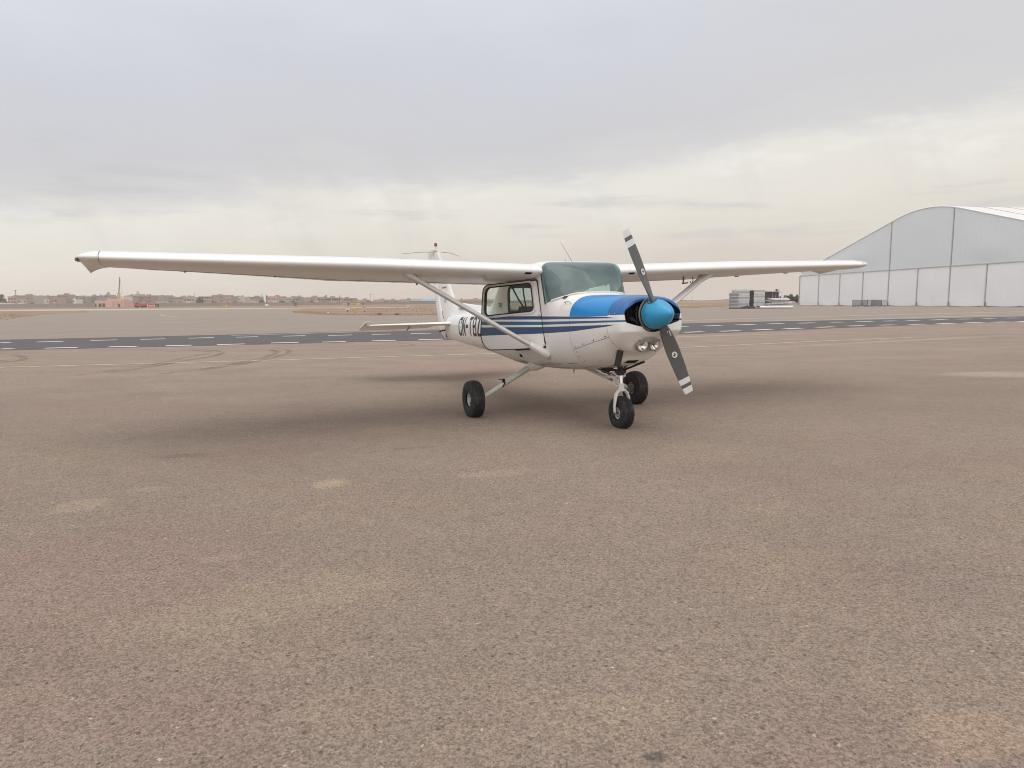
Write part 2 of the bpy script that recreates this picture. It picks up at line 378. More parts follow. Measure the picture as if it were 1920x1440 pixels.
DASH = [((-16.46, 21.92), (-16.06, 21.94)), ((-15.12, 22.09), (-14.22, 22.33)), ((-13.32, 22.5), (-12.43, 22.62)), ((-11.6, 22.84), (-10.79, 23.0)), ((-10.02, 23.18), (-9.19, 23.47)), ((-8.43, 23.87), (-7.54, 24.15)), ((-6.71, 24.15), (-5.91, 24.35)), ((-5.06, 24.65), (-4.23, 24.93)), ((-3.43, 25.15), (-2.57, 25.4)), ((7.34, 29.03), (8.27, 29.51)), ((9.05, 29.72), (10.1, 30.21)), ((10.91, 30.72), (11.85, 31.16)), ((12.67, 31.65), (13.69, 32.24)), ((14.71, 32.93), (15.79, 33.44)), ((16.84, 34.19), (17.82, 34.55)), ((18.78, 34.93), (19.77, 35.23)), ((20.68, 35.56), (21.68, 35.79)), ((22.57, 36.15), (23.77, 36.7)), ((24.66, 37.09), (25.84, 37.5)), ((26.65, 37.75), (27.64, 38.04)), ((28.18, 37.98), (29.48, 38.71)), ((-19.28, 25.71), (-18.94, 25.79)), ((-18.08, 25.97), (-17.25, 26.26)), ((-16.46, 26.68), (-15.62, 27.03)), ((-14.78, 27.2), (-13.97, 27.53)), ((-13.17, 27.84), (-12.28, 28.15)), ((-11.41, 28.29), (-10.61, 28.58)), ((-9.64, 28.81), (-8.8, 29.15)), ((-7.83, 29.12), (-6.87, 29.41)), ((-6.08, 29.69), (-5.29, 29.93)), ((-4.46, 30.17), (-3.59, 30.41)), ((8.54, 35.42), (9.23, 35.63)), ((10.13, 35.95), (11.21, 36.56)), ((12.15, 36.98), (13.44, 37.76)), ((14.34, 38.15), (15.36, 38.6)), ((16.27, 38.82), (17.42, 39.37)), ((18.58, 39.84), (19.41, 40.0)), ((20.29, 40.26), (21.47, 40.66)), ((22.32, 41.06), (23.3, 41.43)), ((24.07, 41.64), (24.9, 41.84)), ((25.89, 42.24), (27.3, 43.01)), ((28.29, 43.45), (29.37, 43.73)), ((30.47, 44.16), (31.26, 44.29)), ((32.42, 44.86), (33.28, 44.97))]
def dash_like(p, q, w=0.13):
    b = MB(); strip(b, [p, q], w, 0.008); return b.build('dash_marking', M_LINEW, lane_o)
for p, q in DASH: dash_like(p, q, 0.34 if p[0] < 5 else 0.36+0.006*p[0])
for nm, pts, w, mt in [
    ('yellow_line', [(-60, 4.0), (-30, 10.7), (-11.93, 15.19), (-9.08, 15.85), (-6.45, 16.44), (-4.02, 17.12), (-1.4, 17.85), (2.06, 18.75), (5.11, 19.85), (7.16, 20.8), (10.72, 22.5), (14.28, 23.9)], 0.13, M_LINEY),
    ('edge_line', [(-12.27, 29.9), (-9.6, 31.2), (-7.01, 32.5), (-3, 34.2), (4, 37.3), (9, 39.3)], 0.34, M_LINEW2),
    ('apron_line', [(2, 41.5), (11.16, 45.29), (13.63, 47.11), (17.19, 49.6), (19.73, 51.2), (21.77, 52.0)], 0.55, M_LINEW2),
    ('apron_line', [(16.14, 42.9), (19.13, 44.0), (22.46, 45.3), (27.42, 47.6), (33.66, 50.9), (37.88, 53.4)], 0.6, M_LINEW2),
    ('apron_line', [(21.9, 52.3), (27.31, 54.9), (32.19, 57.3), (37.31, 59.6), (43.25, 62.3), (52, 66)], 0.7, M_LINEW2),
    ('apron_line', [(-38, 78), (-44.24, 87), (-49.09, 96)], 0.4, M_LINEW2),
    ('apron_line', [(-30, 100), (-26, 104)], 0.45, M_LINEW2)]:
    b = MB(); strip(b, pts, w, 0.0081 if nm == 'edge_line' else 0.0043); tag(b.build(nm, mt), None, None, None, 'structure')
def tyre_mark_material():
    m, g, bs = newmat('tyre_rubber_trace'); v = g.coord('Object')
    bs.inputs['Base Color'].default_value = (0.085, 0.072, 0.064, 1); bs.inputs['Roughness'].default_value = 0.95
    k = g.mul(g.step(g.add(g.mul(g.noise(v, 1.1, 5, 0.7), 0.7), g.mul(g.noise(v, 30, 3), 0.3)), 0.34, 0.72), 0.46)
    g.put(bs.inputs['Alpha'], k)
    return m
M_TM = tyre_mark_material()
for ln, w in [([(-8.57, 13.28), (-8.4, 14.65), (-8.31, 16.05), (-8.5, 17.78), (-8.5, 18.88), (-8.75, 19.71), (-9.27, 20.3), (-9.78, 20.49), (-9.99, 19.64)], 0.16),
              ([(-8.24, 13.77), (-8.06, 15.1), (-8.01, 16.76), (-7.93, 18.07), (-8.28, 19.46), (-8.97, 20.42), (-9.84, 20.86)], 0.16),
              ([(-6.98, 13.44), (-6.55, 14.71), (-6.4, 16.0), (-6.38, 17.72), (-6.73, 19.47), (-7.42, 20.6), (-8.02, 20.7)], 0.17),
              ([(-6.63, 13.82), (-6.25, 15.19), (-6.12, 16.88), (-6.2, 18.82), (-6.73, 20.4), (-7.4, 21.1)], 0.15),
              ([(-13.3, 17.31), (-12.45, 16.95), (-12.72, 17.73), (-13.92, 19.12), (-15.24, 19.87)], 0.2),
              ([(-4.6, 20.2), (-3.6, 21.0), (-3.2, 22.2), (-3.9, 23.2)], 0.16)]:
    b = MB(); strip(b, [(p.x, p.y) for p in smoothline(ln)], w, 0.0062)
    tag(b.build('tyre_mark', M_TM), None, None, None, 'structure')
# ================================================================== AIRCRAFT
# local frame: x forward from the main axle, y to port, z up
PLANE = empty('light_aircraft', (0.5948, 8.5813, 0), (0.0072, -0.0335, -1.1515))
tag(PLANE, 'white and blue high wing propeller plane parked on the brown apron, starboard door ajar', 'airplane')

SEC = np.array([  # x, top, bottom, half width, height of max width, n top, n bottom
    (-4.06, 1.254, 0.840, 0.122, 1.055, 2.2, 2.2),
    (-3.40, 1.285, 0.795, 0.218, 1.06, 2.3, 2.3), (-2.60, 1.305, 0.735, 0.310, 1.06, 2.4, 2.4), (-1.95, 1.335, 0.690, 0.375, 1.07, 2.3, 2.5),
    (-1.45, 1.435, 0.645, 0.430, 1.08, 2.3, 2.6), (-1.15, 1.560, 0.617, 0.462, 1.08, 2.5, 2.7), (-0.85, 1.690, 0.590, 0.500, 1.08, 3.6, 2.8),
    (-0.65, 1.745, 0.572, 0.518, 1.08, 5.5, 2.9), (-0.40, 1.790, 0.555, 0.528, 1.08, 8.0, 3.0), (0.0, 1.825, 0.547, 0.535, 1.08, 9.0, 3.0),
    (0.35, 1.828, 0.548, 0.534, 1.08, 9.0, 3.0), (0.55, 1.812, 0.551, 0.530, 1.08, 8.5, 3.0), (0.66, 1.788, 0.554, 0.528, 1.08, 12.0, 3.0),
    (0.75, 1.738, 0.557, 0.522, 1.08, 4.6, 2.9), (0.85, 1.640, 0.560, 0.512, 1.08, 2.5, 2.8), (0.95, 1.535, 0.564, 0.501, 1.08, 2.15, 2.8),
    (1.05, 1.424, 0.570, 0.490, 1.08, 3.1, 2.7), (1.19, 1.396, 0.587, 0.475, 1.08, 3.2, 2.6), (1.50, 1.382, 0.632, 0.452, 1.08, 3.0, 2.5),
    (1.75, 1.370, 0.700, 0.424, 1.08, 2.8, 2.4), (1.93, 1.350, 0.765, 0.388, 1.08, 2.7, 2.3)])
def interp(x):
    X = SEC[:, 0]; x = min(max(x, X[0]), X[-1]); i = int(min(max(np.searchsorted(X, x)-1, 0), len(X)-2))
    h = X[i+1]-X[i]; t = (x-X[i])/h
    def slope(k):
        if k == 0 or k == len(X)-1: 
            a = 0 if k == 0 else len(X)-2
            return (SEC[a+1, 1:]-SEC[a, 1:])/(X[a+1]-X[a])
        d0 = (SEC[k, 1:]-SEC[k-1, 1:])/(X[k]-X[k-1]); d1 = (SEC[k+1, 1:]-SEC[k, 1:])/(X[k+1]-X[k])
        s = np.where(d0*d1 > 0, 2*d0*d1/(d0+d1+1e-12*np.sign(d0+d1+1e-30)), 0.0)
        return s
    m0, m1 = slope(i), slope(i+1)
    return (SEC[i, 1:]*(2*t**3-3*t**2+1)+m0*h*(t**3-2*t**2+t)+SEC[i+1, 1:]*(-2*t**3+3*t**2)+m1*h*(t**3-t**2))
NS = 168
def section(x, n=NS):
    zt, zb, hw, zs, nt_, nb_ = interp(x); out = []
    for k in range(n):
        a = 2*math.pi*k/n; c, s_ = math.cos(a), math.sin(a)
        e = nt_ if s_ >= 0 else nb_
        r = 1.0/((abs(c)**e+abs(s_)**e)**(1/e))
        out.append((x, hw*r*c, zs+((zt-zs) if s_ >= 0 else (zs-zb))*r*s_))
    return out
def surf_y(x, z, side=-1, off=0.0):
    zt, zb, hw, zs, nt_, nb_ = interp(x)
    q = (z-zs)/(zt-zs) if z >= zs else (zs-z)/(zs-zb); e = nt_ if z >= zs else nb_
    return side*(hw*max(0.0, 1-min(1, abs(q))**e)**(1/e)+off)
def sm(x, a, b): 
    t = min(max((x-a)/(b-a), 0), 1); return t*t*(3-2*t)
def rake(p):
    x, y, z = p
    return (x-0.85*max(0.0, 1.0-z)*sm(x, 1.62, 2.02), y, z)

# ---------------------------------------------------------------- paint
BLUE_TOP = (0.004, 0.225, 0.555, 1); BLUE_NOSE = (0.006, 0.112, 0.335, 1); NAVY = C(8, 56, 104); MIDB = C(0, 80, 126)
def paint_material(name, stripes=True, base=(0.80, 0.785, 0.75, 1), grime=1.0):
    m, g, bs = newmat(name)
    v = g.attr('apos'); x, y, z = g.sep(v); ay = g.m('ABSOLUTE', y)
    n1 = g.noise(v, 2.2, 5, 0.6); n2 = g.noise(g.map(v, scale=(1.0, 1.0, 4.0)), 9.0, 5, 0.65); n3 = g.noise(v, 38.0, 3, 0.7)
    f = g.add(0.90, g.add(g.mul(n1, 0.08), g.mul(n2, 0.07)))
    c = g.mix(1.0, base, g.comb(f, f, g.mul(f, 0.995)), 'MULTIPLY')
    rough = g.add(0.26, g.mul(n2, 0.2))
    if stripes:
        x0 = g.mul(g.sub(x, 1.24), g.m('GREATER_THAN', x, 1.24))
        z1t = g.sub(1.186, g.mul(g.mx(g.sub(x, 0.53), 0.0), 0.024)); z1b = g.add(1.147, g.mul(g.mx(g.sub(x, 0.53), 0.0), -0.0055))
        z1t = g.sub(z1t, g.mul(g.mx(g.sub(x, 1.79), 0.0), 0.07)); z1b = g.add(z1b, g.mul(g.mx(g.sub(x, 1.79), 0.0), 0.0))
        b1 = g.mul(g.band(z, z1b, z1t), g.m('LESS_THAN', x, 1.98))
        z2t = g.sub(1.124, g.mul(x, 0.003)); z2b = g.add(1.079, g.mul(g.mx(x, 0.3), 0.011)); b2 = g.band(z, z2b, z2t)
        z3t = g.add(1.055, g.mul(g.mx(x, -1.5), 0.0105)); z3b = g.add(0.961, g.mul(x, 0.0405)); z3b = g.add(z3b, g.add(g.mul(g.mx(g.sub(x, 1.24), 0.0), 0.037), g.mul(g.mx(g.sub(x, 1.80), 0.0), 0.06)))
        b3 = g.mul(g.band(z, z3b, z3t), g.m('LESS_THAN', x, 1.99))
        lim = g.m('GREATER_THAN', x, -1.05)
        xb = g.sub(1.19, g.mul(g.step(z, 1.33, 1.40), 0.035))
        top = g.mul(g.step(z, 1.160, 1.164), g.m('GREATER_THAN', x, xb))
        nose = g.m('GREATER_THAN', x, 1.835)
        nose_top = g.mul(g.step(z, 1.168, 1.171), nose)
        blue = g.mix(nose, BLUE_TOP, BLUE_NOSE)
        fade = g.add(0.86, g.mul(n1, 0.28))
        blue = g.mix(1.0, blue, g.comb(fade, fade, fade), 'MULTIPLY')
        topm = g.mx(g.mul(top, g.sub(1.0, nose)), nose_top)
        c = g.mix(g.mul(g.mul(b3, lim), 0.97), c, NAVY); c = g.mix(g.mul(g.mul(b2, lim), 0.97), c, MIDB); c = g.mix(g.mul(g.mul(b1, lim), 0.97), c, NAVY)
        c = g.mix(topm, c, blue)
        # panel joints
        def vline(x_, w=0.0022): return g.band(x, x_-w, x_+w, 0.0012)
        zc = g.add(0.815, g.mul(g.sub(x, 1.2), 0.215))
        seam = g.mul(g.band(z, g.sub(zc, 0.0025), g.add(zc, 0.0025)), g.band(x, 1.20, 1.83, 0.002))
        j = g.mx(g.mx(g.mul(vline(1.19, 0.003), 0.75), vline(1.832)), g.mul(seam, 1.3))
        j = g.mx(j, g.mul(vline(0.755), 0.55)); j = g.mx(j, g.mul(g.mx(vline(-1.35), g.mx(vline(-2.95), vline(-4.0))), 0.35))
        hat = g.mx(g.mul(g.band(x, 0.93, 1.10), g.sub(g.band(z, 0.647, 0.655), 0.0)), g.mul(g.band(z, 0.60, 0.651), g.mx(g.band(x, 1.095, 1.103), 0.0)))
        j = g.mx(j, hat)
        rv = g.sub(g.m('FRACT', g.mul(z, 22.0)), 0.5); riv = g.mul(g.band(rv, -0.10, 0.10, 0.05), g.mx(g.band(x, 1.172, 1.178), g.mx(g.band(x, 1.815, 1.821), g.band(x, 0.775, 0.780))))
        j = g.mx(j, g.mul(riv, 0.35))
        c = g.mix(g.mul(j, 0.72), c, (0.07, 0.055, 0.045, 1))
        # oil and exhaust soot along the belly, brown streaks trailing from joints
        st = g.noise(g.map(v, scale=(1.2, 7.0, 7.0)), 2.2, 6, 0.65)
        belly = g.mul(g.step(st, 0.44, 0.70), g.sub(1.0, g.step(z, 0.60, 0.72)))
        c = g.mix(g.mul(belly, 0.75), c, (0.16, 0.115, 0.08, 1))
        spots = g.mul(g.step(g.noise(v, 16.0, 4, 0.7), 0.66, 0.74), 0.25)
        c = g.mix(spots, c, (0.32, 0.27, 0.22, 1))
    else:
        # wing skins: spanwise joints, rivet rows, chordwise grime
        j = g.mx(g.band(ay, 4.873, 4.878, 0.0015), g.mx(g.mul(g.band(ay, 4.428, 4.432, 0.0015), 0.3), g.mul(g.mx(g.band(ay, 2.028, 2.032, 0.0015), g.band(ay, 0.655, 0.660, 0.0015)), 0.5)))
        c = g.mix(g.mul(j, 0.6), c, (0.09, 0.075, 0.065, 1))
        st = g.noise(g.map(v, scale=(1.1, 9.0, 1.0)), 2.0, 6, 0.68)
        gr = g.mul(g.step(st, 0.48, 0.72), g.sub(1.0, g.step(x, -0.35, 0.40)))
        gr = g.mul(gr, g.sub(0.62, g.mul(g.step(ay, 2.3, 2.6), 0.36)))
        c = g.mix(g.mul(gr, grime), c, (0.22, 0.17, 0.13, 1))
        st2 = g.noise(g.map(v, scale=(9.0, 0.8, 1.0)), 2.4, 6, 0.7); lines = g.mul(g.mul(g.step(st2, 0.52, 0.66), g.band(x, -0.95, -0.20, 0.08)), g.sub(1.0, g.step(ay, 2.2, 2.7)))
        c = g.mix(g.mul(lines, 0.55*grime), c, (0.14, 0.105, 0.08, 1))
        sp_ = g.mul(g.step(g.noise(v, 7.0, 5, 0.75), 0.66, 0.76), 0.22)
        c = g.mix(sp_, c, (0.35, 0.29, 0.24, 1))
    g.put(bs.inputs['Base Color'], c); g.put(bs.inputs['Roughness'], rough)
    bs.inputs['Coat Weight'].default_value = 0.25; bs.inputs['Coat Roughness'].default_value = 0.18
    pan = g.noise(g.map(v, scale=(1.6, 1.6, 2.6)), 2.0, 2, 0.4)
    g.put(bs.inputs['Normal'], g.bump(g.add(g.mul(n1, 0.9), g.add(g.mul(pan, 0.8), g.mul(n3, 0.02))), 0.16, 0.02))
    return m
M_PAINT = paint_material('aircraft_paint', True)
M_WING = paint_material('wing_paint', False)
M_TAIL = paint_material('tail_paint', False, grime=0.12)
M_JOINT = simple('grimy_joint', (0.16, 0.125, 0.10), 0.8, var=0.4, scale=6)
M_WHITE = simple('white_enamel', (0.72, 0.70, 0.66), 0.4, var=0.10, scale=14)
M_STRUT = simple('strut_enamel', (0.62, 0.61, 0.58), 0.34, var=0.10, scale=9)
M_GEARP = simple('gear_leg_enamel', (0.56, 0.54, 0.48), 0.42, var=0.22, scale=11)
M_BLACK = simple('black_rubber', (0.018, 0.018, 0.018), 0.75, var=0.3, scale=20)
M_SEAL = simple('dark_seal', (0.028, 0.026, 0.024), 0.8, var=0.3, scale=30)
M_DARK = simple('engine_bay_black', (0.006, 0.006, 0.006), 0.9)
M_METAL = simple('bare_aluminium', (0.62, 0.61, 0.59), 0.32, 1.0, var=0.15, scale=25)
M_STEEL = simple('dull_steel', (0.20, 0.19, 0.18), 0.5, 0.7, var=0.25, scale=25)
M_CHROME = simple('chrome_oleo', (0.85, 0.86, 0.88), 0.08, 1.0, var=0.02)
M_TUBE = simple('black_engine_mount', (0.016, 0.015, 0.014), 0.5, var=0.3, scale=20)
M_TRIM = simple('cabin_vinyl', (0.055, 0.065, 0.066), 0.8, var=0.2, scale=15)
M_LINER = simple('cabin_headliner', (0.16, 0.185, 0.185), 0.9, var=0.1, scale=6)
M_INK = simple('black_registration_paint', (0.022, 0.021, 0.020), 0.55, var=0.35, scale=18)
M_INK2 = simple('grey_small_lettering', (0.14, 0.135, 0.125), 0.6)
def tyre_material():
    m, g, bs = newmat('tyre_rubber'); v = g.coord('Object')
    n = g.noise(v, 14.0, 5, 0.65)
    g.put(bs.inputs['Base Color'], g.mix(g.step(n, 0.48, 0.75), (0.013, 0.013, 0.0125, 1), (0.060, 0.052, 0.044, 1)))
    bs.inputs['Roughness'].default_value = 0.72; g.put(bs.inputs['Normal'], g.bump(g.noise(v, 90.0, 3), 0.25, 0.003)); return m
M_TYRE = tyre_material()
def glass_material(name, tint, film, filmcol, rough=0.015):
    m = bpy.data.materials.new(name); m.use_nodes = True; nt_ = m.node_tree; nt_.nodes.clear(); g = G(nt_)
    out = nt_.nodes.new('ShaderNodeOutputMaterial'); tr = nt_.nodes.new('ShaderNodeBsdfTransparent'); gl = nt_.nodes.new('ShaderNodeBsdfGlossy'); df = nt_.nodes.new('ShaderNodeBsdfDiffuse')
    v = g.coord('Object')
    tr.inputs[0].default_value = tint; gl.inputs['Color'].default_value = (1, 1, 1, 1); gl.inputs['Roughness'].default_value = rough
    df.inputs[0].default_value = filmcol
    wav = g.noise(g.map(v, scale=(1.0, 2.2, 1.4)), 2.3, 2, 0.4, 0.6)
    nb = g.bump(wav, 0.12, 0.05); g.put(gl.inputs['Normal'], nb)
    lw = nt_.nodes.new('ShaderNodeLayerWeight'); lw.inputs['Blend'].default_value = 0.5
    frs = g.add(0.045, g.mul(g.m('POWER', lw.outputs['Facing'], 4.5), 0.9))     # thin sheet, same from both sides
    s1 = nt_.nodes.new('ShaderNodeMixShader'); s2 = nt_.nodes.new('ShaderNodeMixShader')
    smear = g.add(film*0.80, g.mul(g.step(g.noise(g.map(v, rot=(0.5, 0.4, 0), scale=(1.0, 1.3, 2.2)), 1.6, 2, 0.4, 0.8), 0.35, 0.75), film*0.55))
    g.put(s1.inputs[0], smear); nt_.links.new(tr.outputs[0], s1.inputs[1]); nt_.links.new(df.outputs[0], s1.inputs[2])
    g.put(s2.inputs[0], g.mn(frs, 1.0)); nt_.links.new(s1.outputs[0], s2.inputs[1]); nt_.links.new(gl.outputs[0], s2.inputs[2])
    nt_.links.new(s2.outputs[0], out.inputs[0]); return m
M_WSHIELD = glass_material('windshield_perspex', (0.64, 0.82, 0.77, 1), 0.27, (0.30, 0.45, 0.43, 1))
M_GLASS = glass_material('side_window_perspex', (0.80, 0.90, 0.86, 1), 0.07, (0.5, 0.6, 0.57, 1))

# ---------------------------------------------------------------- fuselage skin: loft, then cut into its parts
bm = bmesh.new(); lay = bm.faces.layers.int.new('part')
xs_ = list(np.arange(-4.06, 1.93, 0.032))+[1.93]
rings = [section(x) for x in xs_]
last = np.array(section(1.93)); cen = np.array((0, 0, 1.12))
for j in range(1, 9):
    a = j/8*math.pi/2; s_ = 1-0.15*(1-math.cos(a)); q = cen+(last-cen)*s_; q[:, 0] = 1.93+0.10*math.sin(a); rings.append([tuple(p) for p in q])
for j in range(1, 9):
    s_ = 0.85-(0.85-0.36)*j/8; q = cen+(last-cen)*s_; q[:, 0] = 2.03; rings.append([tuple(p) for p in q])
rings_all = rings
vv = [[bm.verts.new(rake(p)) for p in rg] for rg in rings]
for i in range(len(vv)-1):
    for k in range(NS):
        bm.faces.new((vv[i][k], vv[i+1][k], vv[i+1][(k+1) % NS], vv[i][(k+1) % NS]))
bm.faces.new(list(vv[0]))
bmesh.ops.recalc_face_normals(bm, faces=bm.faces); bm.normal_update(); bm.faces.ensure_lookup_table()
if sum((1 if f.normal.dot(f.calc_center_median()-Vector((f.calc_center_median().x, 0, 1.08))) > 0 else -1) for f in bm.faces) < 0: bmesh.ops.reverse_faces(bm, faces=bm.faces); bm.normal_update()
def cut(bm, planes, pred, pid):
    """planes: (point, outward normal); faces inside all of them (and pred) get part id"""
    for co, no in planes:
        co, no = Vector(co), Vector(no)
        fs = [f for f in bm.faces if pred(f.calc_center_median()) and all((f.calc_center_median()-Vector(c2)).dot(Vector(n2).normalized()) < 0.12 for c2, n2 in planes)]
        ge = set(fs)
        for f in fs: ge.update(f.edges); ge.update(f.verts)
        bmesh.ops.bisect_plane(bm, geom=list(ge), dist=1e-5, plane_co=co, plane_no=no)
    for f in bm.faces:
        c = f.calc_center_median()
        if pred(c) and all((c-Vector(co)).dot(Vector(no)) < 1e-6 for co, no in planes): f[lay] = pid
def poly_planes(poly, axes):
    ca = sum(p[0] for p in poly)/len(poly); cb = sum(p[1] for p in poly)/len(poly); out = []
    for i in range(len(poly)):
        p, q = poly[i], poly[(i+1) % len(poly)]; nx, ny = q[1]-p[1], -(q[0]-p[0])
        if (p[0]-ca)*nx+(p[1]-cb)*ny < 0: nx, ny = -nx, -ny
        if axes == 'xz': out.append(((p[0], 0, p[1]), (nx, 0, ny)))
        else: out.append(((0, p[0], p[1]), (0, nx, ny)))
    return out
def rounded(poly, rad, k=5):
    out = []; n = len(poly)
    for i in range(n):
        p = Vector(poly[i]); a = Vector(poly[i-1]); b = Vector(poly[(i+1) % n]); r = rad[i] if isinstance(rad, (list, tuple)) else rad
        u = (a-p).normalized(); w = (b-p).normalized(); ang = u.angle(w); dd = r/math.tan(ang/2)
        c = p+(u+w).normalized()*(r/math.sin(ang/2)); s0 = p+u*dd; s1 = p+w*dd
        a0 = math.atan2(s0.y-c.y, s0.x-c.x); a1 = math.atan2(s1.y-c.y, s1.x-c.x); da = (a1-a0+math.pi) % (2*math.pi)-math.pi
        out += [(c.x+r*math.cos(a0+da*j/k), c.y+r*math.sin(a0+da*j/k)) for j in range(k+1)]
    return out
DOOR = rounded([(0.545, 1.602), (0.700, 0.825), (-0.235, 0.775), (-0.300, 0.95), (-0.292, 1.568)], [0.05, 0.06, 0.14, 0.3, 0.09])
WIN = rounded([(0.448, 1.568), (0.512, 1.246), (-0.244, 1.192), (-0.247, 1.532)], [0.05, 0.05, 0.06, 0.07])
INTAKE = rounded([(0.338, 1.205), (0.315, 1.085), (0.20, 1.062), (0.085, 1.03), (0.085, 1.31), (0.20, 1.285)], [0.055, 0.045, 0.10, 0.02, 0.02, 0.12])
cut(bm, [((1.832, 0, 0), (-1, 0, 0))], lambda c: c.x > 1.6, 2)
cut(bm, [((1.19, 0, 0), (-1, 0, 0)), ((1.832, 0, 0), (1, 0, 0))], lambda c: 1.0 < c.x < 2.0, 1)
WS = [((0.725, 0, 1.318), (0.335, 0, -1.0)), ((0.725, 0, 1.315), (-1.0, 0, -0.246)), ((0.575, 0, 1.7), (-1, 0, 0))]
cut(bm, WS, lambda c: 0.5 < c.x < 1.15 and c.z > 1.2, 3)
for sgn, pd, pw in ((-1, 4, 5), (1, 6, 7)):
    cut(bm, poly_planes(DOOR, 'xz'), lambda c, s=sgn: c.y*s > 0.2 and c.x < 0.9, pd)
    cut(bm, poly_planes(WIN, 'xz'), lambda c, s=sgn: c.y*s > 0.2 and c.x < 0.9, pw)
    cut(bm, [((0, q[1]*sgn, q[2]), (0, n_[1]*sgn, n_[2])) for q, n_ in [(a, b) for a, b in poly_planes(INTAKE, 'yz')]], lambda c, s=sgn: c.x > 1.93 and c.y*s > 0.05, 9)
RW = [((-1.03, 0, 0), (1, 0, 0)), ((-1.84, 0, 0), (-1, 0, 0)), ((0, 0.385, 0), (0, 1, 0)), ((0, -0.385, 0), (0, -1, 0)), ((-1.4, 0, 1.318), (0.0, 0, -1))]
cut(bm, RW, lambda c: -2.0 < c.x < -0.8 and c.z > 1.2, 8)
bm.normal_update()
def take(bm, ids, name, mat, parent, xf=None, keep_apos=True):
    """a mesh object from the faces whose part id is in ids"""
    idx = {}; V = []; N = []; F = []
    for f in bm.faces:
        if f[lay] in ids:
            ff = []
            for v in f.verts:
                if v.index not in idx or True:
                    key = v
                    if key not in idx: idx[key] = len(V); V.append(v.co.copy()); N.append(v.normal.copy())
                ff.append(idx[v])
            F.append(ff)
    A = [tuple(p) for p in V]
    if xf is not None: V = [xf @ p for p in V]; N = [(xf.to_3x3() @ n).normalized() for n in N]
    me = bpy.data.meshes.new(name); me.from_pydata([tuple(p) for p in V], [], F)
    me.polygons.foreach_set('use_smooth', [True]*len(F))
    me.normals_split_custom_set_from_vertices([tuple(n) for n in N])
    if keep_apos: set_apos(me, A)
    o = link(name, me, mat, parent); me.update(); return o
def shell(bm, ids, off, name, mat, parent, xf=None):
    """inner skin: same faces pushed inwards, joined to the outer edge by a rim"""
    idx = {}; V = []; F = []
    fs = [f for f in bm.faces if f[lay] in ids]; fset = set(fs)
    for f in fs:
        for v in f.verts:
            if v not in idx: idx[v] = len(V); V.append(v.co-v.normal*off)
        F.append([idx[v] for v in reversed(f.verts)])
    rim = {}
    for f in fs:
        for e in f.edges:
            if sum(1 for q in e.link_faces if q in fset) == 1:
                a, b = e.verts
                for v in (a, b):
                    if v not in rim: rim[v] = len(V); V.append(v.co-v.normal*0.001)
                F.append([idx[a], idx[b], rim[b], rim[a]])
    if xf is not None: V = [xf @ p for p in V]
    me = bpy.data.meshes.new(name); me.from_pydata([tuple(p) for p in V], [], F); o = link(name, me, mat, parent); shade(me, 40); return o
fus = take(bm, {0}, 'fuselage', M_PAINT, PLANE)
cowl = take(bm, {1}, 'engine_cowling', M_PAINT, PLANE)
nosebowl = take(bm, {2}, 'nose_bowl', M_PAINT, PLANE)
wsh = take(bm, {3}, 'windshield', M_WSHIELD, PLANE)
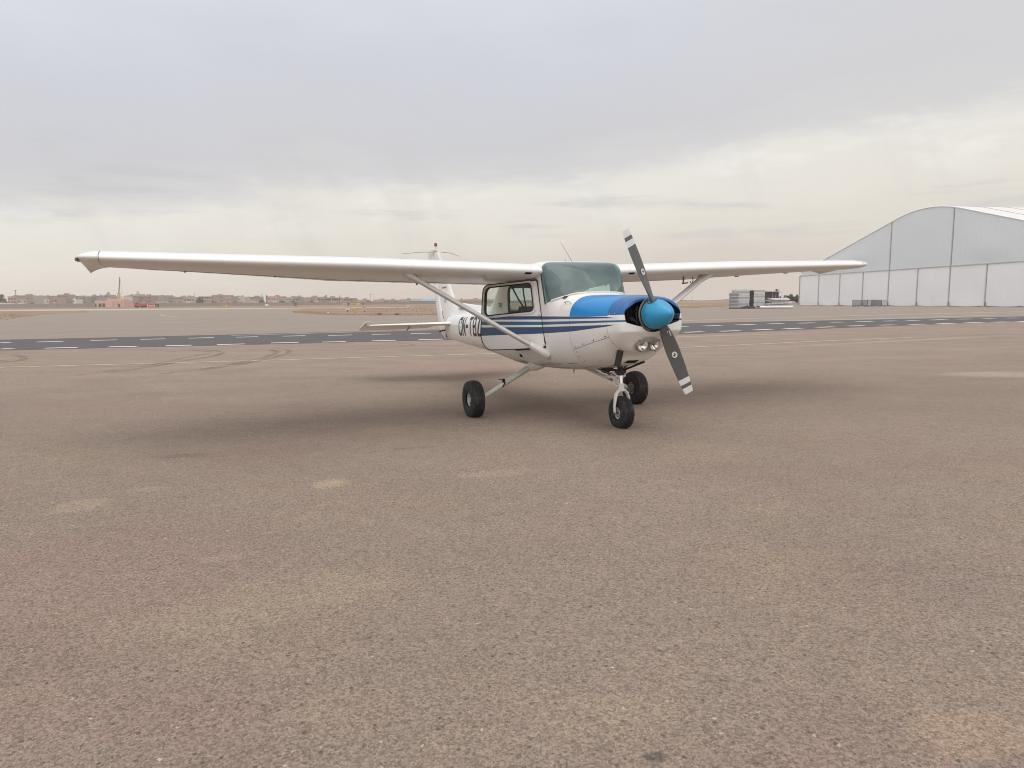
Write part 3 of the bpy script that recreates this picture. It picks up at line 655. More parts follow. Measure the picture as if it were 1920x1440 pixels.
# door hinge axis runs down the slanted front edge
hinge_p = Vector((0.61, -0.528, 1.22)); hinge_d = Vector((0.155, 0.0, -0.775)).normalized()
DX = Matrix.Translation(hinge_p) @ Matrix.Rotation(R(27.0), 4, hinge_d) @ Matrix.Translation(-hinge_p)
if (DX @ Vector((-0.25, -0.5, 1.2))).y > -0.5: DX = Matrix.Translation(hinge_p) @ Matrix.Rotation(R(-27.0), 4, hinge_d) @ Matrix.Translation(-hinge_p)
doors = []
for xf, pd, pw, sgn in ((DX, 4, 5, -1), (None, 6, 7, 1)):
    dr = take(bm, {pd}, 'door', M_PAINT, PLANE, xf); doors.append(dr)
    if sgn < 0: dr['label'] = 'right cabin door swung ajar'
    shell(bm, {pd}, 0.032, 'door_lining', M_TRIM, dr, xf)
    take(bm, {pw}, 'door_window', M_GLASS, dr, xf)
    def onsurf(p, off): return Vector((p[0], surf_y(p[0], p[1], sgn, off), p[1]))
    X = xf or Matrix.Identity(4)
    b = MB(); b.tube([X @ onsurf(p, 0.004) for p in WIN], 0.0075, 8, closed=True); b.build('window_seal', M_SEAL, dr, 40)
    b = MB(); cw = Vector((0.11, 1.39, 0))
    WO = [(p[0]+(p[0]-0.11)/abs(p[0]-0.11+1e-9)*0.028, p[1]+(p[1]-1.39)/abs(p[1]-1.39+1e-9)*0.024) for p in WIN]
    b.tube([X @ onsurf(p, 0.003) for p in rounded([(0.476, 1.590), (0.545, 1.222), (-0.268, 1.164), (-0.270, 1.552)], [0.06, 0.06, 0.07, 0.08])], 0.0085, 8, closed=True); b.build('window_frame', M_WHITE, dr, 40)
    b = MB(); b.tube([X @ onsurf(p, 0.001) for p in DOOR], 0.006, 8, closed=True); b.build('door_seal', M_SEAL, dr, 40)
    b = MB(); hp = [(-0.10, 1.155), (-0.16, 1.150), (-0.20, 1.148)]
    b.tube([X @ onsurf(hp[0], 0.004), X @ onsurf(hp[0], 0.022), X @ onsurf(hp[1], 0.026), X @ onsurf(hp[2], 0.024), X @ onsurf(hp[2], 0.004)], 0.009, 8); b.build('door_handle', M_STEEL, dr, 40)
    for hz in (1.205, 0.865):
        hx_ = 0.535+(1.6-hz)*0.2
        b = MB(); b.tube([onsurf((hx_-0.022, hz), 0.010), onsurf((hx_+0.012, hz-0.004), 0.010)], 0.013, 10); b.build('door_hinge', M_WHITE, dr, 40)
    b = MB(); b.tube([onsurf(p, -0.004) for p in DOOR], 0.014, 8, closed=True); b.build('door_jamb', M_SEAL, fus, 40)
take(bm, {8}, 'rear_window', M_GLASS, PLANE)
# cabin lining: inner skin of the cabin stretch only
for f in bm.faces:
    if f[lay] == 0 and -1.95 < f.calc_center_median().x < 1.12: f[lay] = 20
shell(bm, {20}, 0.026, 'cabin_lining', M_LINER, PLANE)
bm.free()
def band_on(line, off=0.004, r=0.008, mat=M_SEAL, name='windshield_seal', parent=fus, flat=1.0):
    b = MB(); b.tube(line, r, 8); return b.build(name, mat, parent, 40)
for sgn in (-1, 1):  # seal down the windshield posts
    band_on([Vector((0.725-0.246*(z-1.315), surf_y(0.725-0.246*(z-1.315), z, sgn, 0.002), z)) for z in np.linspace(1.315, 1.70, 10)], r=0.007)
base_line = []
for a in np.linspace(-1, 1, 41):
    lo, hi = 0.70, 1.07
    y_ = 0.498*a
    for _ in range(40):
        mid = (lo+hi)/2; z_ = 1.318+0.335*(mid-0.725); yy = surf_y(mid, z_, 1)
        if yy > abs(y_): lo = mid
        else: hi = mid
    base_line.append(Vector((mid+0.004, y_, 1.318+0.335*(mid-0.725)+0.004)))
b = MB(); b.tube(base_line, 0.011, 8); b.build('windshield_base_trim', M_WHITE, fus, 40)
# ---------------------------------------------------------------- registration and small lettering
def project_strip(polys, x0, z0, w, h, name, mat, parent, off=0.003, side=-1, surf=None):
    """polys in a unit box -> pieces laid on the skin"""
    b = MB()
    for quad in polys:
        (a0, a1, a2, a3) = [Vector(p) for p in quad]; nu, nv = 6, 6
        pts = []
        for i in range(nu+1):
            for j in range(nv+1):
                u, v = i/nu, j/nv
                p = (a0*(1-u)+a1*u)*(1-v)+(a3*(1-u)+a2*u)*v
                X_, Z_ = x0+p.x*w, z0+p.y*h
                pts.append((X_, surf_y(X_, Z_, side, off) if surf is None else surf(X_, Z_), Z_))
        b.add(pts, [(i*(nv+1)+j, (i+1)*(nv+1)+j, (i+1)*(nv+1)+j+1, i*(nv+1)+j+1) for i in range(nu) for j in range(nv)])
    return b.build(name, mat, parent, 40)
def q(x0, y0, x1, y1): return [(x0, y0), (x1, y0), (x1, y1), (x0, y1)]
T = 0.235; Tv = 0.15; k_ = 0.10
GLY = {
    'C': [q(k_, 0, 1-k_, Tv), q(k_, 1-Tv, 1-k_, 1), q(0, k_, T, 1-k_), q(1-T, k_, 1, 0.34), q(1-T, 0.66, 1, 1-k_), [(0, k_), (k_, 0), (T, 0.02), (T, k_)], [(0, 1-k_), (T, 1-k_), (T, .98), (k_, 1)], [(1-T, 0.02), (1-k_, 0), (1, k_), (1-T, k_)], [(1-T, 1-k_), (1, 1-k_), (1-k_, 1), (1-T, .98)]],
    'N': [q(0, 0, T, 1), q(1-T, 0, 1, 1), [(T, 0.72), (1-T, 0.0), (1-T, 0.28), (T, 1.0)]],
    '-': [q(0, 0.42, 1, 0.60)],
    'T': [q(0, 1-Tv, 1, 1), q(0.5-T/2, 0, 0.5+T/2, 1-Tv)],
    'B': [q(0, 0, T, 1), q(T, 0, 1-k_, Tv), q(T, 1-Tv, 1-k_, 1), q(T, 0.43, 1-k_, 0.58), q(1-T, k_, 1, 0.45), q(1-T, 0.56, 1, 1-k_), [(1-k_, 0), (1, k_), (1-T, k_), (1-T, 0.02)], [(1-T, 1-k_), (1, 1-k_), (1-k_, 1), (1-T, .98)]],
    'Z': [q(0, 0, 1, Tv), q(0, 1-Tv, 1, 1), [(0, Tv), (0.34, Tv), (1, 1-Tv), (0.66, 1-Tv)]]}
for sgn in (-1, 1):
    cx = -2.90; order = 'CN-TBZ' if sgn < 0 else 'ZBT-NC'
    for ch in order:
        wd = 0.125 if ch == '-' else 0.188
        gl = GLY[ch] if sgn < 0 else [[(1-p[0], p[1]) for p in quad] for quad in GLY[ch]]
        project_strip(gl, cx, 0.928, wd, 0.295, 'registration_letter', M_INK, fus, 0.003, sgn)
        cx += wd+0.048
def small_text(s, size, x0, z0, yv, parent, mat=M_INK2, rot=0.0, surf=None, name='small_lettering'):
    me = text_mesh(s, size, 0.002)
    for v in me.vertices:
        X_ = x0+v.co.x*math.cos(rot)-v.co.y*math.sin(rot); Z_ = z0+v.co.x*math.sin(rot)+v.co.y*math.cos(rot)
        v.co = (X_, yv if surf is None else surf(X_, Z_), Z_)
    return link(name, me, mat, parent)
small_text('TBZ', 0.075, -0.645, 1.325, 0, fus, M_INK2, 0, lambda x, z: surf_y(x, z, -1, 0.003))
# ---------------------------------------------------------------- wings
def naca(xi, m_=0.02, p_=0.4, t_=0.12):
    yt = 5*t_*(0.2969*math.sqrt(max(xi, 0))-0.1260*xi-0.3516*xi**2+0.2843*xi**3-0.1036*xi**4)
    yc = m_/p_**2*(2*p_*xi-xi*xi) if xi < p_ else m_/(1-p_)**2*((1-2*p_)+2*p_*xi-xi*xi)
    return yc, yt
def wing_geo(y):
    a = abs(y)
    le = 0.665-0.030*max(0, min(a, 2.5)-0.53)/1.97-0.155*max(0, a-2.5)/2.35
    ch = 1.635 if a < 2.5 else 1.635-0.515*(a-2.5)/2.35
    z = 1.694+0.0305*(a-0.53)-0.004*max(0, a-2.5)
    tw = R(2.2)-R(2.2)*max(0, a-2.5)/2.35
    return le, ch, z, tw
def wing_pt(y, xi, up, thick=1.0, dz=0.0, le_off=0.0):
    le, ch, z, tw = wing_geo(y)
    yc, yt = naca(xi); h = (yc+(yt if up else -yt)*thick)*ch; xx = xi*ch
    return (le-le_off-xx*math.cos(tw)-h*math.sin(tw)*0, y, z-xx*math.sin(tw)+h*math.cos(tw)+dz)
def wing_ring(y, x0, x1, n=22, thick=1.0, fn=None, **k):
    us = [x0+(x1-x0)*(1-math.cos(math.pi*i/n))/2 for i in range(n+1)] if x0 > 0 else [x1*(1-math.cos(math.pi*i/(2*n)))for i in range(n+1)]
    if x0 == 0: us = [0.72*(1-math.cos(math.pi*i/(2*n))) for i in range(n+1)]+([x1] if x1 < 0.99 else [0.735, 0.765, 0.85, 0.93, 1.0])
    pts = [wing_pt(y, u, True, thick, **k) for u in reversed(us)]+[wing_pt(y, u, False, thick, **k) for u in (us if x0 > 0 else us[1:])]
    return pts
def surface(y0, y1, x0, droop, name, parent, beads, sgn):
    """hinged trailing surface with pressed beads"""
    b = MB(); rings = []; n = int(abs(y1-y0)/0.026); nx = 8
    for i in range(n+1):
        y = (y0+(y1-y0)*i/n)*sgn; w = math.sin(math.pi*abs(y)/beads); bead = 0.0042*max(0, w)**2
        us = [x0+0.006+(1.0-x0-0.006)*j/nx for j in range(nx+1)]
        hp = Vector(wing_pt(y, x0, False)); up_, lo_ = [], []
        for u in us:
            fade = min(1, (u-x0)/0.05)*(1 if u < 0.995 else 0.6)
            p = Vector(wing_pt(y, u, True)); p.z += bead*fade; qd = Vector(wing_pt(y, u, False)); qd.z -= bead*fade*0.8+0.0015
            if u > 0.99: qd.x -= 0.010*max(0, w)**2; p.x = qd.x; p.z = max(p.z, qd.z+0.004)
            for r_ in (p, qd):
                dx, dz = r_.x-hp.x, r_.z-hp.z; c_, s_ = math.cos(droop), math.sin(droop)
                r_.x, r_.z = hp.x+c_*dx-s_*dz, hp.z+s_*dx+c_*dz
            up_.append(tuple(p)); lo_.append(tuple(qd))
        rings.append(list(reversed(up_))+lo_)
    b.loft(rings); return b.build(name, M_WING, parent, 30, apos=True)
for sgn, nm in ((-1, 'right'), (1, 'left')):
    b = MB()
    def seg(y0, y1, x1, step=0.10):
        n = max(1, int(round((y1-y0)/step))); b.loft([wing_ring((y0+(y1-y0)*i/n)*sgn, 0, x1) for i in range(n+1)])
    seg(0.520, 0.62, 1.0); seg(0.62, 2.48, 0.735); seg(2.48, 2.54, 1.0); seg(2.54, 4.66, 0.765); seg(4.66, 4.876, 1.0, 0.06)
    wing = b.build('wing', M_WING, PLANE, 32, apos=True); wing['label'] = nm+' wing'
    for ya, yb, xi in ((0.63, 2.47, 0.7375), (2.55, 4.65, 0.7675)):
        b = MB(); b.tube([tuple(Vector(wing_pt(y_*sgn, xi, False))+Vector((0, 0, 0.0035))) for y_ in np.linspace(ya, yb, 12)], 0.007, 6); b.build('hinge_gap', M_JOINT, wing, 40)
    surface(0.63, 2.47, 0.735, R(-0.6), 'flap', wing, 0.11, sgn)
    surface(2.55, 4.65, 0.765, R(0.0), 'aileron', wing, 0.13, sgn)
    # drooped, upswept tip cap
    b = MB(); rings = []
    for i in range(15):
        t = math.sin(i/14*math.pi/2); y = 4.880+0.188*t; le, ch, z, tw = wing_geo(4.85); shr = math.sqrt(max(0.0, 1-(0.97*t)**2))
        lx = le-0.22*(1-math.sqrt(1-(0.95*t)**2)); tx = le-ch-0.02*t+0.17*t**2.2
        ring = []
        n = 22; us = [(1-math.cos(math.pi*j/(2*n))) for j in range(n+1)]
        for up_, lst in ((True, list(reversed(us))), (False, us[1:])):
            for u in lst:
                yc, yt = naca(u); h = (yc*0.8*(0.4+0.6*shr)+(yt if up_ else -yt)*shr)*ch
                ring.append((lx-(lx-tx)*u, y*sgn, z+0.006+h+0.012*t**2*(1-u)-0.062*t**3.0*u**1.3-0.012*t*u))
        rings.append(ring)
    b.loft(rings); tip = b.build('wing_tip', M_WING, wing, 50, apos=True)
    b = MB(); b.tube([(0.345, 5.046*sgn, 1.822), (0.285, 5.067*sgn, 1.817), (0.21, 5.065*sgn, 1.810)], [0.013, 0.021, 0.013], 10)
    b.build('navigation_light', simple('green_lamp_glass' if sgn < 0 else 'red_lamp_glass', (0.006, 0.035, 0.035) if sgn < 0 else (0.12, 0.01, 0.01), 0.12), wing, 50)
    # cabin air inlet in the leading edge, tie down ring
    b = MB(); yv = 0.69*sgn
    for dy0, dy1 in ((-0.042, 0.042),):
        P_ = [wing_pt(yv+dy*1.0, u, False) for dy in (dy0, dy1) for u in (0.004, 0.020)]
        P_ = [(p[0]+0.006, p[1]+(0.012 if k in (0, 2) else -0.012)*sgn*0, p[2]-0.003) for k, p in enumerate(P_)]
        b.add(P_, [(0, 1, 3, 2)])
    b.build('cabin_air_inlet', M_DARK, wing)
    zz = wing_pt(1.88*sgn, 0.22, False)
    b = MB(); b.tube([(zz[0]+0.02, zz[1], zz[2]+0.01), (zz[0]+0.025, zz[1], zz[2]-0.05), (zz[0]+0.005, zz[1], zz[2]-0.085), (zz[0]-0.03, zz[1], zz[2]-0.075), (zz[0]-0.035, zz[1], zz[2]-0.05)], 0.006, 8); b.build('tie_down_ring', M_STEEL, wing, 40)
    for yy, xi in ((3.3, 0.70), (4.2, 0.70)):
        zz = wing_pt(yy*sgn, xi, False); b = MB(); b.box((zz[0], zz[1], zz[2]-0.008), (0.075, 0.012, 0.016)); b.build('hinge_bracket', M_STEEL, wing)
    if sgn > 0:   # pitot mast
        zz = wing_pt(1.72, 0.20, False); b = MB()
        b.tube([(zz[0], 1.72, zz[2]+0.01), (zz[0]-0.01, 1.72, zz[2]-0.075)], [0.018, 0.012], 8, flat=0.5); b.tube([(zz[0]-0.03, 1.72, zz[2]-0.082), (zz[0]+0.085, 1.72, zz[2]-0.080)], 0.0085, 8); b.build('pitot_tube', M_STEEL, wing, 40)
        zz = wing_pt(0.80, 0.42, False); b = MB(); b.tube([(zz[0]-0.02, 0.74, zz[2]-0.06), (zz[0], 0.77, zz[2]-0.02), (zz[0], 0.94, zz[2]-0.005)], 0.007, 8); b.build('fuel_vent', M_TUBE, wing, 40)
    # lift strut
    A = Vector((0.612, 0.515*sgn, 0.772)); Bp = Vector((0.415, 2.02*sgn, wing_pt(2.02*sgn, 0.14, False)[2]+0.01))
    b = MB(); b.tube([A, A.lerp(Bp, 0.5), Bp], 0.062, 20, flat=0.44, flatdir=(1, 0, -0.2)); st = b.build('wing_strut', M_STRUT, PLANE, 40); st['label'] = nm+' wing strut'
    d_ = (Bp-A).normalized()
    b = MB(); b.tube([A-d_*0.075+Vector((0.02, 0, 0)), A-d_*0.03+Vector((0.012, 0, 0)), A+d_*0.06, A+d_*0.19], [0.080, 0.092, 0.086, 0.064], 20, flat=0.62, flatdir=(1, 0, -0.2)); b.build('strut_fairing', M_WHITE, st, 50)
    b = MB(); b.tube([Bp-d_*0.16, Bp-d_*0.10, Bp-d_*0.03, Bp+d_*0.10], [0.063, 0.074, 0.092, 0.085], 20, flat=0.46, flatdir=(1, 0, -0.2)); b.build('strut_fairing', M_STRUT, st, 50)
# thin antennas on the roof
b = MB(); b.tube([(0.43, 0, 1.82), (0.29, 0, 1.95), (0.146, 0, 2.085)], [0.004, 0.003, 0.002], 6); b.build('whip_antenna', M_STEEL, PLANE, 40)
b = MB(); b.tube([(0.29, -0.02, 1.80), (0.286, -0.02, 1.862)], [0.006, 0.004], 6); b.build('thermometer_stub', M_STEEL, PLANE, 40)

# ---------------------------------------------------------------- tail
def sym_ring(le, te, th, place, n=14):
    us = [(1-math.cos(math.pi*i/n))/2 for i in range(n+1)]; ch = le-te
    f = lambda u: 5*th*(0.2969*math.sqrt(u)-0.126*u-0.3516*u*u+0.2843*u**3-0.1036*u**4)*ch
    return [place(le-ch*u, f(u)) for u in reversed(us)]+[place(le-ch*u, -f(u)) for u in us[1:]]
def plate(name, rows, th, vertical, parent, mat=M_PAINT):
    """rows: (span position, le, te, other axis position)"""
    b = MB(); rings = []
    for (s_, le, te, z) in rows:
        rings.append(sym_ring(le, te, th, (lambda x, h, s_=s_: (x, h, s_)) if vertical else (lambda x, h, s_=s_, z=z: (x, s_, z+h))))
    b.loft(rings); return b.build(name, mat, parent, 40, apos=True)
fin = plate('tail_fin', [(1.16, -3.48, -4.50, 0), (1.42, -3.70, -4.60, 0), (1.56, -3.84, -4.665, 0), (1.80, -4.045, -4.765, 0), (2.10, -4.325, -4.885, 0), (2.36, -4.57, -4.955, 0), (2.44, -4.66, -4.975, 0), (2.475, -4.74, -4.98, 0)], 0.10, True, PLANE, M_TAIL)
# dorsal fillet running forward along the deck
b = MB(); rings = []
for i in range(26):
    t = i/25; x = -1.92-1.98*t; base = interp(x)[0]-0.02; tp = 1.335+0.165*min(1, t/0.95)**0.9; w = 0.012+0.030*min(1, t*2); bw = w+0.02+0.05*(1-abs(2*min(t, .8)-1))
    rings.append([(x, -bw, base), (x, -w, base+(tp-base)*0.35), (x, -w*0.8, tp-0.02), (x, 0, tp), (x, w*0.8, tp-0.02), (x, w, base+(tp-base)*0.35), (x, bw, base)])
b.loft(rings); b.build('dorsal_fillet', M_TAIL, fin, 60, apos=True)
rud = plate('rudder', [(0.855, -4.375, -4.44, 0), (0.90, -4.37, -4.56, 0), (0.98, -4.37, -4.69, 0), (1.07, -4.38, -4.785, 0), (1.12, -4.39, -4.80, 0), (1.14, -4.49, -4.81, 0), (1.17, -4.50, -4.815, 0), (1.30, -4.56, -4.86, 0), (1.60, -4.69, -4.955, 0), (2.00, -4.855, -5.08, 0), (2.36, -4.965, -5.22, 0), (2.42, -4.99, -5.30, 0), (2.50, -4.76, -5.36, 0), (2.535, -4.78, -5.30, 0), (2.55, -4.84, -5.16, 0)], 0.12, True, PLANE, M_TAIL)
rud.rotation_euler = (0, 0, 0)
b = MB(); b.tube([(-4.80, 0, 2.50), (-4.80, 0, 2.575)], [0.024, 0.024], 12); b.build('beacon_base', M_WHITE, fin, 40)
b = MB(); b.tube([(-4.80, 0, 2.575), (-4.80, 0, 2.625), (-4.80, 0, 2.637)], [0.027, 0.027, 0.018], 12); b.build('beacon_lens', simple('red_beacon_glass', (0.22, 0.02, 0.025), 0.2), fin, 40)
b = MB(); b.tube([(-4.60, -0.03, 2.452), (-4.62, -0.35, 2.445), (-4.66, -0.70, 2.415)], [0.005, 0.004, 0.003], 6); b.tube([(-4.60, 0.03, 2.452), (-4.62, 0.22, 2.437), (-4.68, 0.42, 2.385)], [0.005, 0.004, 0.003], 6); b.build('navigation_antenna', M_STEEL, fin, 40)
small_text('NO PUSH HERE', 0.036, -4.40, 1.768, -0.046, fin, M_INK2)
def finy(x, z): return -0.052
small_text('REMS CLUB', 0.085, -3.46, 1.355, 0, fin, M_INK2, -0.03, lambda x, z: -0.070)
b = MB()   # round blue emblem on the fin, printed ring and bar
for k in range(28):
    a0, a1 = 2*math.pi*k/28, 2*math.pi*(k+1)/28
    b.add([(-4.23+r_*math.cos(a), -0.047, 1.553+r_*math.sin(a)) for r_, a in ((0.044, a0), (0.056, a0), (0.056, a1), (0.044, a1))], [(0, 1, 2, 3)])
b.add([(-4.268, -0.0475, 1.54), (-4.192, -0.0475, 1.547), (-4.192, -0.0475, 1.563), (-4.268, -0.0475, 1.556)], [(0, 1, 2, 3)])
b.build('fin_emblem', simple('blue_emblem_print', (0.12, 0.25, 0.50), 0.5), fin)
for sgn, nm in ((-1, 'right'), (1, 'left')):
    stab = plate('tailplane', [(0.08*sgn, -3.50, -4.36, 1.125), (0.22*sgn, -3.56, -4.36, 1.127), (0.8*sgn, -3.78, -4.36, 1.128), (1.40*sgn, -4.00, -4.36, 1.13), (1.47*sgn, -4.06, -4.36, 1.13)], 0.085, False, PLANE, M_TAIL)
    stab['label'] = nm+' tailplane'
    # elevator, nose down deflection, balance horn outboard
    b = MB(); rings = []; dr_ = R(13)
    for (yy, le, te) in [(0.17, -4.37, -4.56), (0.30, -4.37, -4.70), (0.9, -4.37, -4.755), (1.42, -4.37, -4.765), (1.478, -4.37, -4.765), (1.482, -4.08, -4.76), (1.53, -4.10, -4.71), (1.552, -4.17, -4.60)]:
        def pl(x, h, yy=yy): 
            dx = x+4.37; return (-4.37+dx*math.cos(dr_)-h*math.sin(dr_), yy*sgn, 1.128+dx*math.sin(dr_)+h*math.cos(dr_))
        rings.append(sym_ring(le, te, 0.085 if yy < 1.48 else 0.07, pl))
    b.loft(rings); el_ = b.build('elevator', M_TAIL, PLANE, 35, apos=True); el_['label'] = nm+' elevator'
    b = MB(); b.tube([(-4.36, 0.70*sgn, 1.09), (-4.44, 0.69*sgn, 1.055), (-4.50, 0.69*sgn, 1.045), (-4.58, 0.69*sgn, 1.02)], 0.009, 6); b.build('hinge_bracket', M_TUBE, el_, 40)
b = MB(); b.loft([[(-4.02, -0.05, z_), (-4.02, 0.05, z_), (-4.345, 0.022, z_+0.012), (-4.345, -0.022, z_+0.012)] for z_ in (0.872, 1.0, 1.115)]); b.build('stern_post', M_SEAL, PLANE, 30)
b = MB(); b.tube([(-4.16, -0.05, 1.02), (-4.36, -0.09, 0.995), (-4.46, -0.10, 0.985)], 0.014, 8); b.build('rudder_control_horn', M_TUBE, rud, 40)
b = MB(); b.tube([(-4.30, -0.07, 1.22), (-4.34, -0.075, 1.36)], [0.007, 0.004], 6); b.build('tail_antenna_stub', M_TUBE, PLANE, 40)

# ---------------------------------------------------------------- main gear
RL, PP, YW = 0.0072, -0.0335, -1.1515
PM = Matrix.Translation((0.5948, 8.5813, 0)) @ Euler((RL, PP, YW)).to_matrix().to_4x4(); PI_ = PM.inverted()
def groundz(x, y):  # local height of the ground under a local point
    w = PM @ Vector((x, y, 0)); return (PI_ @ Vector((w.x, w.y, 0))).z
def make_wheel(name, cx, cy, Rr, W, rim, label, outer, parent=PLANE):
    gz = groundz(cx, cy); cz = gz+Rr-0.012
    b = MB(); hw_ = W/2; prof = []
    for i in range(15):  # sidewall
        a = i/14; r_ = rim+(Rr-rim)*a; bulge = math.sin(math.pi*(0.22+0.60*a)); prof.append((r_-0.004*(a == 0), -hw_*(0.62+0.38*bulge) if a < .97 else -hw_*0.70))
    tread = []
    K = [-0.62, -0.44, -0.40, -0.36, -0.18, -0.14, -0.10, 0.10, 0.14, 0.18, 0.36, 0.40, 0.44, 0.62]
    for u in K:
        crown = Rr+0.006-0.020*u*u; tread.append((crown-(0.008 if abs(abs(u)-0.40) < .01 or abs(abs(u)-0.14) < .01 else 0), u*hw_))
    full = prof[:-1]+tread+[(r_, -a) for r_, a in reversed(prof[:-1])]
    b.lathe(full, (0, 0, 0), 'y', 56)
    wh = empty(name, (cx, cy, cz)); wh.parent = PLANE; wh['label'] = label
    bz = gz-cz
    b.v = [(x, y*(1+0.10*max(0, -z/Rr-0.75)), max(z, bz+0.0015)) for x, y, z in b.v]
    b.build('tyre', M_TYRE, wh, 40)
    b = MB(); prof = [(rim+0.004, -hw_*0.60), (rim-0.004, -hw_*0.66), (rim-0.012, -hw_*0.60), (rim*0.80, -hw_*0.38), (rim*0.52, -hw_*0.34), (rim*0.48, -hw_*0.42), (0.034, -hw_*0.44), (0.032, -hw_*0.62), (0.0, -hw_*0.64)]
    b.lathe(prof, (0, 0, 0), 'y', 40); b.lathe([(r_, -a) for r_, a in prof], (0, 0, 0), 'y', 40); b.build('wheel_rim', simple('cast_wheel_paint', (0.52, 0.50, 0.47), 0.45, 0.2, var=0.25, scale=30) if 'cast_wheel_paint' not in bpy.data.materials else bpy.data.materials['cast_wheel_paint'], wh, 40)
    for k in range(5):   # lightening holes, seen dark
        a = 2*math.pi*k/5+0.3; 
        for s_ in (-1, 1):
            b = MB(); rr = rim*0.66; b.tube([(rr*math.cos(a), s_*hw_*0.345, rr*math.sin(a)), (rr*math.cos(a), s_*hw_*0.40, rr*math.sin(a))], rim*0.15, 10); b.build('rim_hole', M_DARK, wh, 40)
    return wh, cz
for sgn, nm in ((-1, 'right'), (1, 'left')):
    wh, cz = make_wheel('main_wheel', 0.0, 1.155*sgn, 0.222, 0.155, 0.088, nm+' main wheel', sgn)
    b = MB(); b.box((0.0, 1.045*sgn-1.155*sgn, -0.005), (0.11, 0.045, 0.10)); b.tube([(0.05, -0.115*sgn, -0.02), (0.05, -0.085*sgn, -0.02)], 0.03, 12); b.box((-0.02, -0.11*sgn, -0.07), (0.03, 0.03, 0.05))
    b.build('brake_caliper', M_STEEL, wh)
    b = MB(); P0 = Vector((-0.005, 0.30*sgn, 0.615)); P1 = Vector((0.0, 1.045*sgn, cz+0.005)); kk = P0.lerp(P1, 0.62)
    b.tube([P0, P0.lerp(P1, 0.15), P0.lerp(P1, 0.6), P1], [0.046, 0.038, 0.031, 0.026], 14); leg = b.build('landing_gear_leg', M_GEARP, PLANE, 40); leg['label'] = nm+' main landing gear leg'
    b = MB(); b.tube([Vector((0.07, 0.24*sgn, 0.60)), Vector((0.0, 0.31*sgn, 0.588)), P0.lerp(P1, 0.10), P0.lerp(P1, 0.17)], [0.05, 0.075, 0.060, 0.042], 14, flat=0.8); b.build('leg_fairing', M_WHITE, leg, 50)
    b = MB(); b.tube([kk+Vector((0.02, 0, 0.02)), kk+Vector((-0.02, -0.02*sgn, 0.055))], 0.018, 8); b.box(kk+Vector((0.0, 0.015*sgn, 0.062)), (0.07, 0.06, 0.008), (0, 0, 0)); b.box(kk, (0.07, 0.016, 0.07), (0.5*sgn, 0, 0)); b.build('entry_step', M_TUBE, leg)
    b = MB(); b.tube([kk+Vector((-0.035, 0, 0)), P1+Vector((-0.035, 0, 0.02)), P1+Vector((-0.03, 0.03*sgn, -0.03))], 0.005, 6); b.build('brake_line', M_SEAL, leg, 40)

# ---------------------------------------------------------------- nose gear
nw, ncz = make_wheel('nose_wheel', 1.405, 0.022, 0.175, 0.135, 0.072, 'nose wheel', 0)
NG = empty('nose_gear', (0, 0.022, 0)); NG.parent = PLANE
top = Vector((1.395, 0, 0.66)); fk = Vector((1.415, 0, ncz+0.245))
dv = (fk-top).normalized()
b = MB()
for s_ in (-1, 1):
    w_ = 0.084
    b.tube([fk+Vector((0, 0, 0.01)), fk+Vector((0.0, s_*0.035, 0.0)), fk+Vector((0.003, s_*0.070, -0.035)), fk+Vector((0.008, s_*w_, -0.085)), fk+Vector((-0.006, s_*(w_+.003), -0.16)), Vector((1.405, s_*w_, ncz))], [0.030, 0.029, 0.027, 0.026, 0.021, 0.017], 12, flat=0.55, flatdir=(1, 0, 0))
b.tube([fk+dv*0.01, fk-dv*0.075], [0.034, 0.030], 14); b.build('fork', M_WHITE, NG, 50)
b = MB(); b.tube([Vector((1.405, -0.094, ncz)), Vector((1.405, 0.094, ncz))], 0.016, 10); b.build('axle', M_STEEL, NG, 40)
b = MB(); b.tube([fk-dv*0.07, fk-dv*0.165], 0.0215, 16); b.build('oleo_piston', M_CHROME, NG, 40)
b = MB(); b.tube([fk-dv*0.160, fk-dv*0.20, top], [0.034, 0.032, 0.032], 16); b.tube([fk-dv*0.165, fk-dv*0.180], 0.042, 16); b.build('strut_cylinder', M_TUBE, NG, 40)
b = MB()   # torque links behind the strut
for s_ in (-1, 1):
    b.tube([fk-dv*0.03+Vector((-0.03, s_*0.022, 0)), fk-dv*0.085+Vector((-0.115, s_*0.012, 0))], 0.009, 8); b.tube([fk-dv*0.085+Vector((-0.115, s_*0.012, 0)), fk-dv*0.19+Vector((-0.035, s_*0.022, 0))], 0.009, 8)
b.tube([fk-dv*0.085+Vector((-0.115, -0.025, 0)), fk-dv*0.085+Vector((-0.115, 0.025, 0))], 0.011, 8); b.build('torque_link', M_WHITE, NG, 40)
b = MB()   # shimmy damper and steering rods
b.tube([fk-dv*0.14+Vector((-0.03, -0.05, 0.0)), fk-dv*0.13+Vector((-0.17, -0.045, 0.01))], [0.016, 0.018], 10); b.tube([fk-dv*0.13+Vector((-0.17, -0.045, 0.01)), fk-dv*0.16+Vector((-0.25, -0.04, 0.03))], 0.007, 8)
b.tube([fk-dv*0.155+Vector((0, -0.055, 0)), fk-dv*0.155+Vector((0, 0.055, 0))], 0.013, 8); b.build('shimmy_damper', M_WHITE, NG, 40)
b = MB()
b.tube([fk-dv*0.17+Vector((-0.035, -0.06, 0)), Vector((0.92, -0.10, 0.600))], 0.0065, 8); b.tube([fk-dv*0.17+Vector((-0.035, 0.06, 0)), Vector((0.92, 0.10, 0.600))], 0.0065, 8); b.build('steering_rod', M_STEEL, NG, 40)
